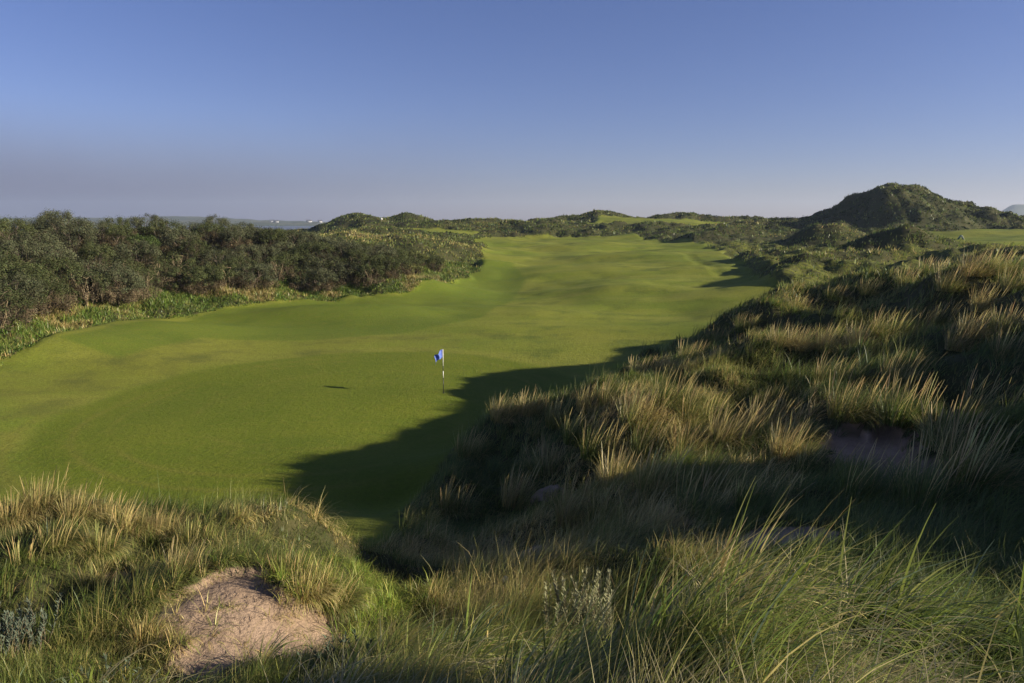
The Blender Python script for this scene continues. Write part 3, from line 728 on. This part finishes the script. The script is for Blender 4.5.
BARK = np.array([.11, .085, .06]); PALEBARK = np.array([.30, .23, .13])
def bush_meshes(hh, wdt, leafcol, nclump, nleaf, low, twigcol, bark, lsize=.075, lifted=.45):
    st = Acc(); lf = Acc(); tg = Acc()
    cl = []
    for k in range(nclump):
        a = RNG.uniform(0, 2 * math.pi); q = math.sqrt(RNG.uniform(0, 1))
        shell = .30 + .62 * math.sqrt(max(0, 1 - q * q * .85))
        if k < nclump * low: zt = hh * RNG.uniform(.14, lifted)
        elif k < nclump * (low + .34): q = RNG.uniform(.55, 1.0); zt = hh * RNG.uniform(lifted * .9, max(lifted, .30 + .62 * math.sqrt(max(0, 1 - q * q * .85))) + .02)
        else: zt = hh * shell * RNG.uniform(.86, 1.0)
        cl.append((math.cos(a) * q * wdt / 2, math.sin(a) * q * wdt / 2, zt))
    cl = np.array(cl)
    nst = 5
    for k in range(nst):
        a = 2 * math.pi * k / nst + RNG.uniform(-.5, .5); e = RNG.uniform(.25, .6) * wdt / 2; zt = hh * RNG.uniform(.55, .8)
        p0 = np.array([RNG.uniform(-.15, .15), RNG.uniform(-.15, .15), -.15]); p1 = np.array([math.cos(a) * e, math.sin(a) * e, zt])
        kn = RNG.normal(0, .12, (5, 3)); kn[0] = 0
        t = np.linspace(0, 1, 5)[:, None]
        pts = p0 + (p1 - p0) * t + kn; pts[:, 2] += .15 * np.sin(t[:, 0] * math.pi)
        tube(st, pts, np.linspace(.06, .018, 5), bark * RNG.uniform(.8, 1.2))
        for q in range(3):
            f = pts[RNG.integers(2, 5)]; c = cl[np.argmin(np.linalg.norm(cl - f - np.array([0, 0, .4]), axis=1) + RNG.uniform(0, .6, len(cl)))]
            md = (f + c) / 2 + RNG.normal(0, .1, 3)
            tube(st, [f, md, c], [.022, .014, .007], bark, 4)
    # twigs: many fine bare shoots
    nt_ = 420; base = cl[RNG.integers(0, len(cl), nt_)] * np.array([.9, .9, 1]) ; base[:, 2] *= RNG.uniform(.25, .8, nt_)
    az = np.arctan2(base[:, 1], base[:, 0]) + RNG.normal(0, .7, nt_)
    Vt, Ft, Ct = blades(base, RNG.uniform(.4, 1.0, nt_), np.full(nt_, .022), az, RNG.uniform(.1, .9, nt_), RNG.uniform(-.4, .5, nt_), np.tile(twigcol, (nt_, 1)) * RNG.uniform(.6, 1.3, (nt_, 1)), 2)
    tg.add(Vt, Ft, Ct)
    for c in cl:
        r0 = RNG.uniform(.26, .52) * (wdt / 3.2)
        d = RNG.normal(0, 1, (nleaf, 3)); d /= np.linalg.norm(d, axis=1)[:, None]; d[:, 2] = d[:, 2] * .95 + .12
        P_ = c + d * r0 * RNG.uniform(.35, 1.1, (nleaf, 1)) * np.array([1.0, 1.0, 1.0])
        lowm = .55 if c[2] < hh * lifted else 1.0
        leaves(lf, P_, np.full(nleaf, lsize), .42, d * 1.2 + np.array([0, 0, .3]), np.tile((leafcol if lowm == 1.0 else twigcol * 1.1) * RNG.uniform(.75, 1.25), (nleaf, 1)), .42)
    st.add(Vt, Ft, Ct)
    return st.mesh('stems', M_BARK), lf.mesh('foliage', M_LEAF)

SAGE = np.array([.086, .092, .048]); DARKG = np.array([.060, .085, .030]); BRN = np.array([.105, .082, .046]); FRESH = np.array([.070, .098, .030]); DULL = np.array([.070, .080, .032])
kinds = {
 'sage': [bush_meshes(3.7, 3.9, SAGE, 72, 150, .36, BRN, BARK, .065, .34) for _ in range(3)],
 'dark': [bush_meshes(3.6, 3.7, DULL, 68, 150, .36, BRN * .9, BARK, .065, .34) for _ in range(2)],
 'bare': [bush_meshes(3.4, 3.6, DULL, 46, 80, .34, np.array([.125, .098, .058]), PALEBARK * .8, .065, .32) for _ in range(2)],
 'fresh': [bush_meshes(3.6, 3.9, FRESH * .95, 60, 100, .2, BRN, BARK, .085, .34) for _ in range(1)],
 'olive': [bush_meshes(2.2, 3.2, np.array([.13, .135, .045]), 46, 70, .3, BRN, BARK, .08, .25) for _ in range(1)],
}
bare_label = 'brown half-bare sea buckthorn bush with pale forked stems at the front edge of the thicket'
labels = {
 'sage': 'grey-green sea buckthorn bush packed among its neighbours in the thicket left of the green',
 'dark': 'dull dark green sea buckthorn bush packed among paler ones in the left thicket',
 'bare': bare_label,
 'fresh': 'bright green bush standing out at the top of the grey-green thicket',
 'olive': 'low olive bush on the grassy end of the bank beside the fairway bend',
}
GRP = 'sea buckthorn bushes in the thicket on the left bank'
nbush = 0
def put_bush(kind, x, y, sc_, zoff=0.0):
    global nbush
    v = kinds[kind]; st, lf = v[RNG.integers(0, len(v))]
    z = float(H(x, y))
    e = empty('buckthorn_bush', (x, y, z - .05 + zoff), RNG.uniform(0, 6.28)); wv_ = RNG.uniform(.8, 1.3); e.scale = (sc_ * wv_ * RNG.uniform(.9, 1.1), sc_ * wv_ * RNG.uniform(.9, 1.1), sc_ * RNG.uniform(.86, 1.02))
    tag(e, labels[kind], 'bush', GRP)
    link('stems', st, e); link('foliage', lf, e)
    nbush += 1
for oi_, (off, step) in enumerate([(4.6, 2.4), (7.0, 2.5), (9.8, 2.7), (13, 3.0), (16.5, 3.2), (20.5, 3.6), (25, 4.2), (31, 5.0), (38, 6.5)]):
    k = 0.0 if oi_ < 2 else 0.0
    while k < 8.9:
        x0 = np.interp(k, np.arange(nb), bank[:, 0]) + np.interp(k, np.arange(nb), nrm[:, 0]) * off
        y0 = np.interp(k, np.arange(nb), bank[:, 1]) + np.interp(k, np.arange(nb), nrm[:, 1]) * off
        kk0 = int(min(k, nb - 2)); seg_l = np.linalg.norm(bank[kk0 + 1] - bank[kk0])
        k += step * .88 * RNG.uniform(.6, 1.4) / seg_l
        x0 += RNG.normal(0, .45); y0 += RNG.normal(0, .45)
        px_ = 512 + F * x0 / y0
        if px_ < -45 or y0 > 122: continue
        if k > 7.9 and off > 12: continue
        if k > 5.2 and off > 26: continue
        taper = float(np.interp(k, [0, 5.0, 6.0, 7.0, 8.0, 9.0], [1.0, .93, .86, .84, .74, .55]))
        u = RNG.uniform()
        if k > 8.0: kind = 'olive' if u < .6 else 'dark'
        elif off > 12 and 120 < px_ < 235 and u < .45: kind = 'fresh'
        elif off < 6 and u < .5: kind = 'bare'
        elif off < 8 and u < .3: kind = 'bare'
        elif u < .66: kind = 'sage'
        else: kind = 'dark'
        put_bush(kind, x0, y0, taper * (.84 if kind == 'fresh' else 1.0) * RNG.uniform(.96, 1.06) * (1.25 if kind == 'olive' else 1.0))

# ---------------------------------------------------------------- scrub on the far hills
sa = Acc()
def scrub_at(x, y, n_each, rad, hgt, size, cols):
    T = len(x)
    tid = np.repeat(np.arange(T), n_each); N = len(tid)
    d = RNG.normal(0, 1, (N, 3)); d /= np.linalg.norm(d, axis=1)[:, None]; d[:, 2] = np.abs(d[:, 2])
    q = RNG.uniform(.5, 1.05, (N, 1))
    P_ = d * q * np.stack([rad[tid], rad[tid], hgt[tid]], 1); P_[:, 0] += x[tid]; P_[:, 1] += y[tid]
    P_[:, 2] += H(P_[:, 0], P_[:, 1]) - .1
    leaves(sa, P_, size[tid], .6, d + np.array([0, 0, .3]), cols[tid], .5)
x, y, r = scatter(16000, 60, 330, -20, 42)
bo, al = bank_off(x, y)
m = fbm(x / 16, y / 16, 91, 3); onhill = (y > 165) & (x > 70)
az_ = x / y * F + 512
p_ = np.where(onhill, .62 + .5 * m, np.where((y > 200) & (az_ < 470), .55 + .6 * m, np.where((y > 252) & (((az_ > 575) & (az_ < 632)) | ((az_ > 655) & (az_ < 715))), .9, np.where((y > 194) & (y < 214), .42 + 1.2 * m, np.where(y < 170, np.where(field(mz, x, y) > 1.0, .06, 0.0), .05 + .4 * m)))))
k = (field(SD, x, y) < -1.0) & ((bo < 0) | (y > 128)) & (RNG.uniform(0, 1, len(x)) < p_)
x, y, r = x[k], y[k], r[k]; T = len(x)
sh_ = np.where((y > 190) & ~onhill[k], .6, 1.0)
cl_ = np.where((RNG.uniform(0, 1, T) < .5)[:, None], np.array([.046, .058, .022]), np.array([.075, .085, .034])) * RNG.uniform(.7, 1.3, (T, 1))
scrub_at(x, y, 42, RNG.uniform(.5, 1.1, T) * (.5 + .004 * r), sh_ * RNG.uniform(.5, 1.0, T) * (.30 + .0022 * r), .0010 * r, cl_)
o = link('dune_scrub', sa.mesh('dune_scrub', M_LEAF)); tag(o, 'dark low scrub over the far dune hills and hummocks', 'scrub', None, 'stuff')

# ---------------------------------------------------------------- flagstick on the green
fp = onz(443.5, 393, 0.0); fz = float(H(fp[0], fp[1]))
fs = empty('flagstick', (fp[0], fp[1], fz)); tag(fs, 'thin banded flagstick with a limp blue flag on the putting green', 'flagstick')
def lathe_mesh(name, prof, mat, n=14):
    V = []; Fq = []
    for (r_, z_) in prof:
        for k in range(n):
            a = 2 * math.pi * k / n; V.append((r_ * math.cos(a), r_ * math.sin(a), z_))
    for i in range(len(prof) - 1):
        for k in range(n): Fq.append((i * n + k, i * n + (k + 1) % n, (i + 1) * n + (k + 1) % n, (i + 1) * n + k))
    return np_mesh(name, np.array(V), np.array(Fq), mat, True)
M_WHITE = plain('white_paint', (.80, .78, .72), .35); M_BLACK = plain('black_paint', (.02, .02, .022), .4); M_CUP = plain('cup_dark', (.03, .03, .02), .8)
FH = 2.17
for z0, z1, mt in ((0, .76, M_BLACK), (.76, 1.10, M_WHITE), (1.10, 1.34, M_BLACK), (1.34, FH, M_WHITE)):
    link('pole_band', lathe_mesh('pole_band', [(.001, z0), (.0165, z0 + .001), (.0165, z1 - .002), (.001, z1 - .001)], mt), fs)
link('cup', lathe_mesh('cup', [(.0, .012), (.054, .012), (.060, .006), (.060, -.03)], M_CUP), fs)
M_FLAG, nt = newmat('blue_flag_cloth'); g = NG(nt)
tc = g.n('ShaderNodeTexCoord'); wv = g.noise(tc.outputs['Object'], 7, 3)
b = g.n('ShaderNodeBsdfDiffuse'); t_ = g.n('ShaderNodeBsdfTranslucent')
cc = g.mix(g.ramp(wv, .3, .7), (.10, .16, .50), (.20, .27, .62)); g.l(cc, b.inputs[0]); g.l(cc, t_.inputs[0])
mx = g.n('ShaderNodeMixShader', Fac=.25); g.l(b.outputs[0], mx.inputs[1]); g.l(t_.outputs[0], mx.inputs[2])
o = g.n('ShaderNodeOutputMaterial'); g.l(mx.outputs[0], o.inputs[0])
U, Wn = 26, 16; fv = []
for i in range(U + 1):
    u = i / U
    for j in range(Wn + 1):
        v = j / Wn
        x_ = -.02 - .44 * (u ** .9) * (1 - .12 * math.sin(v * 3))
        z_ = FH - .02 - .36 * v - .30 * u ** 1.25 + .03 * math.sin(9 * u + 3 * v)
        y_ = .085 * math.sin(8.5 * u + 1.6 * v) * u ** .6 - .05 * u
        fv.append((x_, y_, z_))
ff = [(i * (Wn + 1) + j, (i + 1) * (Wn + 1) + j, (i + 1) * (Wn + 1) + j + 1, i * (Wn + 1) + j + 1) for i in range(U) for j in range(Wn)]
fm = np_mesh('flag', np.array(fv), np.array(ff), M_FLAG, True)
fo_ = link('flag', fm, fs); fo_.rotation_euler = (0, 0, .55); sm_ = fo_.modifiers.new('thickness', 'SOLIDIFY'); sm_.thickness = .004

# ---------------------------------------------------------------- small far things
M_GREENP = plain('green_paint', (.03, .12, .06), .5)
h = hit(960.5, 239.5, 60)
if h is not None:
    mk = empty('tee_marker', tuple(h)); tag(mk, 'small green and white tent-shaped marker on the far mown turf at right', 'marker')
    s_ = .5
    VA = np.array([(-.55, -.35, 0), (-.55, .35, 0), (0, .3, .85), (0, -.3, .85), (-.50, -.35, 0), (-.50, .35, 0), (.04, .3, .85), (.04, -.3, .85)])
    FA = np.array([(0, 1, 2, 3), (7, 6, 5, 4), (0, 3, 7, 4), (1, 5, 6, 2), (3, 2, 6, 7), (0, 4, 5, 1)])
    link('board', np_mesh('board', VA * s_ * 1.7, FA, M_GREENP), mk)
    VB = VA.copy(); VB[:, 0] = -VB[:, 0] + .06
    link('board', np_mesh('board', VB * s_ * 1.7, FA[:, ::-1], M_WHITE), mk)
def box_bm(dims, z0=0):
    x, y, z = dims; V = np.array([(sx * x / 2, sy * y / 2, z0 + sz * z) for sz in (0, 1) for sy in (-1, 1) for sx in (-1, 1)])
    Fq = np.array([(0, 2, 3, 1), (4, 5, 7, 6), (0, 1, 5, 4), (2, 6, 7, 3), (0, 4, 6, 2), (1, 3, 7, 5)])
    return V, Fq
h = hit(381.5, 222.8, 150)
if h is not None:
    mk = empty('notice_board', tuple(h)); tag(mk, 'tiny white board on a post in the dip between the far left dunes', 'board')
    V_, F_ = box_bm((.62, .06, .48), .75); link('panel', np_mesh('panel', V_, F_, M_WHITE), mk)
    V_, F_ = box_bm((.08, .06, .752), 0); link('post', np_mesh('post', V_ + np.array([0, .02, 0]), F_, plain('timber', (.2, .15, .1), .8)), mk)
h = hit(505, 587.5, 3)
if h is not None:
    bm = bmesh.new(); bmesh.ops.create_icosphere(bm, subdivisions=3, radius=.07)
    for v in bm.verts: v.co *= 1 + .22 * math.sin(v.co.x * 40 + 1) * math.cos(v.co.y * 33); v.co.z *= 1.15
    me = bpy.data.meshes.new('stone'); bm.to_mesh(me); bm.free(); me.materials.append(plain('pale_stone', (.5, .5, .5), .8, 20))
    for p_ in me.polygons: p_.use_smooth = True
    o = link('stone', me, None, (h[0], h[1], h[2] + .10)); tag(o, 'small pale stone lying in the dark grass of the hollow', 'stone')

# ---------------------------------------------------------------- coast, sea, far hill
def terrain_strip(name, x0, x1, y0, y1, nx_, ny_, fn, mat):
    xs = np.linspace(x0, x1, nx_); ys = np.linspace(y0, y1, ny_); gx, gy = np.meshgrid(xs, ys, indexing='ij')
    gz = fn(gx, gy)
    ii = np.arange(nx_ * ny_).reshape(nx_, ny_)
    q = np.stack([ii[:-1, :-1], ii[1:, :-1], ii[1:, 1:], ii[:-1, 1:]], -1).reshape(-1, 4)
    return link(name, np_mesh(name, np.stack([gx.ravel(), gy.ravel(), gz.ravel()], 1), q, mat, True)), (lambda x_, y_: float(fn(np.array([x_]), np.array([y_]))[0]))
def field_mat(name, a, b_, c_, s1):
    m, nt = newmat(name); g = NG(nt); tc = g.n('ShaderNodeTexCoord')
    vo = g.n('ShaderNodeTexVoronoi', Scale=s1); g.l(tc.outputs['Object'], vo.inputs['Vector'])
    sx = g.n('ShaderNodeSeparateColor'); g.l(vo.outputs['Color'], sx.inputs[0])
    n1 = g.noise(tc.outputs['Object'], s1 * 3, 5, .7)
    cl = g.mix(g.ramp(sx.outputs[0], .3, .7), a, b_); cl = g.mix(g.ramp(n1, .45, .6), cl, c_)
    b = g.n('ShaderNodeBsdfPrincipled', Roughness=.95); g.l(cl, b.inputs[0]); o = g.n('ShaderNodeOutputMaterial'); g.l(b.outputs[0], o.inputs[0])
    return m
M_COAST = field_mat('coast_fields', (.05, .065, .025), (.085, .085, .04), (.022, .034, .018), .012)
M_MOOR = field_mat('moor', (.06, .07, .04), (.09, .08, .05), (.05, .06, .03), .004)
def coast_h(x, y):
    e = sstep(1480, 1750, y) * sstep(2700, 2300, y) * sstep(-300, -520, x * 2350 / y)
    top = np.interp(x / y, [-.9, -.62, -.53, -.46, -.40, -.34, -.27, -.22], [17, 19, 16, 21, 17, 10, 8, 2])
    return -6 + e * (6 + (top * (.35 + .65 * sstep(1750, 2300, y))) + 3 * fbm(x / 190, y / 260, 101, 4) + 1.5 * fbm(x / 40, y / 40, 102, 2))
co, ch = terrain_strip('coast_hills', -2500, -300, 1450, 2750, 260, 60, coast_h, M_COAST); co['kind'] = 'structure'
def moor_h(x, y):
    t = x / y
    return -6 + 75 * sstep(.622, .672, t + .004 * fbm(x / 90, y / 90, 111, 3)) * sstep(1.6, 1.2, t) * sstep(2350, 2650, y) * sstep(3300, 2900, y) * (.93 + .07 * fbm(x / 200, y / 300, 112, 3))
mr, _ = terrain_strip('far_hill', 1300, 3300, 2300, 3350, 200, 40, moor_h, M_MOOR); mr['kind'] = 'structure'
M_SEA, nt = newmat('sea'); g = NG(nt)
b = g.n('ShaderNodeBsdfPrincipled', Roughness=.45); b.inputs['Base Color'].default_value = (.10, .11, .115, 1)
tc = g.n('ShaderNodeTexCoord'); bp = g.n('ShaderNodeBump', Strength=.25, Distance=.3); g.l(g.noise(tc.outputs['Object'], .25, 5, .6), bp.inputs['Height']); g.l(bp.outputs[0], b.inputs['Normal'])
o = g.n('ShaderNodeOutputMaterial'); g.l(b.outputs[0], o.inputs[0])
r0_, r1_ = 520, 9000; ns = 96
sv = []; 
for k in range(ns):
    a = 2 * math.pi * k / ns
    sv += [(r0_ * math.sin(a), r0_ * math.cos(a), -2.2), (r1_ * math.sin(a), r1_ * math.cos(a), -2.2)]
sf = [(2 * k, (2 * k + 2) % (2 * ns), (2 * k + 3) % (2 * ns), 2 * k + 1) for k in range(ns)]
so_ = link('sea', np_mesh('sea', np.array(sv), np.array(sf), M_SEA)); so_['kind'] = 'structure'

M_WALL = plain('white_render', (.40, .39, .375), .7); M_SLATE = plain('slate', (.08, .08, .09), .6)
M_GLASS = plain('window_glass', (.03, .04, .05), .1)
def house(px, Yd, wd_, dp, eh, rz, label):
    x_ = (px - 512) / F * Yd * cp; z_ = ch(x_, Yd)
    e = empty('white_house', (x_, Yd, z_), rz); tag(e, label, 'house', 'white houses on the far shore')
    V_, F_ = box_bm((wd_, dp, eh + .8), -.8); link('wall', np_mesh('wall', V_, F_, M_WALL), e)
    a, b_ = wd_ / 2 + .3, dp / 2 + .3; rh = dp * .42
    V_ = np.array([(-a, -b_, eh), (a, -b_, eh), (a, b_, eh), (-a, b_, eh), (-a, 0, eh + rh), (a, 0, eh + rh)])
    me = bpy.data.meshes.new('roof'); me.from_pydata([tuple(q) for q in V_], [], [(0, 1, 5, 4), (2, 3, 4, 5), (0, 4, 3), (1, 2, 5), (0, 3, 2, 1)]); me.materials.append(M_SLATE)
    link('roof', me, e)
    for i in range(3):
        V_, F_ = box_bm((1.1, .08, 1.2), 1.2); link('window', np_mesh('window', V_ + np.array([(i - 1) * wd_ * .3, -dp / 2 - .02, 0]), F_, M_GLASS), e)
house(272, 1980, 13, 8, 4.5, .35, 'brightest white house on the far shore, leftmost of the pair on the rise')
house(276.5, 1980, 10, 8, 4.2, .2, 'white house just right of the brightest one on the far shore')
house(309, 1850, 14, 7, 3.6, .3, 'white house on the low wooded far shore above the pale water')
house(320, 1820, 9, 7, 3.4, .5, 'small white house on the far shore nearest the far left dunes')
house(134, 1900, 11, 7, 3.4, .3, 'pale house below the far ridge, seen over the left part of the thicket')

# haze
V_, F_ = box_bm((7600, 7600, 112), -7.5)
M_HAZE, nt = newmat('haze'); g = NG(nt)
pv = g.n('ShaderNodeVolumePrincipled', Density=.00013, Anisotropy=.2); pv.inputs['Color'].default_value = (.68, .82, 1.0, 1)
o = g.n('ShaderNodeOutputMaterial'); g.l(pv.outputs[0], o.inputs['Volume'])
hz = link('haze', np_mesh('haze', V_, F_, M_HAZE)); hz['kind'] = 'stuff'; hz['label'] = 'thin blue haze over the links and the far shore'; hz['category'] = 'haze'

# ---------------------------------------------------------------- leafy shrubs close by
def sprig_shrub(px, py, kind_n, hgt, spreadr, nst, lcol, label, Yh=None):
    h = hit(px, py, 2.0)
    if h is None: return
    e = empty('seedling_shrub', tuple(h)); tag(e, label, 'shrub')
    sa_ = Acc(); la = Acc()
    for k in range(nst):
        a = RNG.uniform(0, 6.28); q = math.sqrt(RNG.uniform(0, 1)) * spreadr
        bx, by = math.cos(a) * q, math.sin(a) * q; hh_ = hgt * RNG.uniform(.6, 1.1)
        bz = float(H(h[0] + bx, h[1] + by)) - h[2] - .03
        lx, ly = RNG.normal(.06, .10), RNG.normal(0, .10)
        t = np.linspace(0, 1, 6)[:, None]
        pts = np.array([bx, by, bz]) + t * np.array([lx, ly, hh_]) + np.stack([.03 * np.sin(t[:, 0] * 3 + k), 0 * t[:, 0], 0 * t[:, 0]], 1)
        tube(sa_, pts, np.linspace(.006, .002, 6), np.array([.16, .12, .07]), 4)
        nl = int(46 * hh_ / .6); tt = RNG.uniform(.22, 1.0, nl)
        pp = np.stack([np.interp(tt, t[:, 0], pts[:, c]) for c in range(3)], 1)
        az = RNG.uniform(0, 6.28, nl)
        V_, F_, C_ = blades(pp, RNG.uniform(.045, .085, nl) * (1.15 - .4 * tt), RNG.uniform(.012, .020, nl), az, RNG.uniform(.3, .9, nl), RNG.uniform(-.2, .5, nl), lcol * RNG.uniform(.7, 1.35, (nl, 1)), 2)
        la.add(V_, F_, C_)
    link('stems', sa_.mesh('stems', M_BARK), e); link('leaves', la.mesh('leaves', M_LEAF), e)
sprig_shrub(582, 648, 0, .88, .44, 60, np.array([.36, .36, .20]), 'upright grey-green leafy shrub beside the long grass at the bottom centre')
sprig_shrub(10, 655, 0, .46, .36, 50, np.array([.12, .145, .10]), 'dark blue-green leafy shrub in the bottom left corner')
sprig_shrub(112, 690, 0, .26, .22, 16, np.array([.10, .125, .08]), 'small dark leafy shrub under the pale grass at the bottom left edge')
sprig_shrub(335, 672, 0, .30, .32, 22, np.array([.10, .135, .085]), 'low leafy shrub at the lower right end of the bare sand')

# ---------------------------------------------------------------- dead roots lying on the sand
ra = Acc()
for px, py in [(215, 590), (228, 600), (240, 592), (250, 610), (236, 618), (262, 622), (222, 612), (270, 612), (205, 600), (285, 625), (246, 634), (300, 632), (258, 596), (232, 585), (276, 640), (214, 628), (196, 610), (225, 645)]:
    h = hit(px, py)
    if h is None: continue
    for _ in range(2):
        L = RNG.uniform(.06, .26); a = RNG.uniform(0, 6.28); p = np.array([h[0] + RNG.normal(0, .12), h[1] + RNG.normal(0, .12)]); pts = []
        for k in range(7):
            pts.append([p[0], p[1], float(H(p[0], p[1])) + .012 + .012 * RNG.uniform(-1, 1)])
            a += RNG.normal(0, .45); p = p + np.array([math.cos(a), math.sin(a)]) * L / 6
        tube(ra, np.array(pts), np.linspace(.0035, .0015, 7), np.array([.12, .085, .06]) * RNG.uniform(.6, 1.5), 4)
o = link('dead_roots', ra.mesh('dead_roots', M_BARK)); tag(o, 'dark dead roots and stalks strewn over the bare sand', 'roots', None, 'stuff')

# ---------------------------------------------------------------- sun direction
sunv = Vector((5.8, -1.1, 5.9 * math.tan(math.radians(18.2)))).normalized()
sun = bpy.data.lights.new('sun', 'SUN'); sun.energy = 5.0; sun.angle = math.radians(.53); sun.color = (1.0, .90, .74)
so = bpy.data.objects.new('sun', sun); C.objects.link(so)
so.rotation_euler = sunv.to_track_quat('Z', 'Y').to_euler(); so.location = (60, -10, 40)
w = bpy.data.worlds.new('World'); sc.world = w; w.use_nodes = True
wn = w.node_tree; wn.nodes.clear(); g = NG(wn)
sky = g.n('ShaderNodeTexSky'); sky.sky_type = 'NISHITA'; sky.sun_disc = False
sky.sun_elevation = math.radians(18.2); sky.sun_rotation = math.atan2(5.8, -1.1)
sky.altitude = 0; sky.air_density = 1.0; sky.dust_density = .3; sky.ozone_density = 4.0
bg = g.n('ShaderNodeBackground', Strength=.05); tn = g.n('ShaderNodeMix'); tn.data_type = 'RGBA'; tn.blend_type = 'MULTIPLY'; tn.inputs[0].default_value = 1.0; tn.inputs[7].default_value = (.97, .83, 1.12, 1)
g.l(sky.outputs[0], tn.inputs[6]); 
tcw = g.n('ShaderNodeTexCoord'); sx = g.n('ShaderNodeSeparateXYZ'); g.l(tcw.outputs['Generated'], sx.inputs[0])
el_ = g.math('ADD', sx.outputs[2], g.math('MULTIPLY', g.math('SUBTRACT', g.noise(tcw.outputs['Generated'], 3.0, 3), .5), .05))
bank_f = g.math('MULTIPLY', g.math('SUBTRACT', 1.0, g.ramp(el_, .02, .15)), g.math('SUBTRACT', 1.0, g.ramp(sx.outputs[0], -.55, .25)))
cm = g.mix(g.math('MULTIPLY', bank_f, .9), tn.outputs[2], (1.6, 1.7, 2.75))
g.l(cm, bg.inputs[0])
wo_ = g.n('ShaderNodeOutputWorld'); g.l(bg.outputs[0], wo_.inputs[0])
sc.view_settings.view_transform = 'Standard'; sc.view_settings.look = 'None'; sc.view_settings.exposure = 1.0; sc.view_settings.gamma = 1
sc.cycles.max_bounces = 5; sc.cycles.diffuse_bounces = 2; sc.cycles.glossy_bounces = 2; sc.cycles.transmission_bounces = 3; sc.cycles.volume_bounces = 0; sc.cycles.transparent_max_bounces = 6
sc.cycles.use_denoising = True
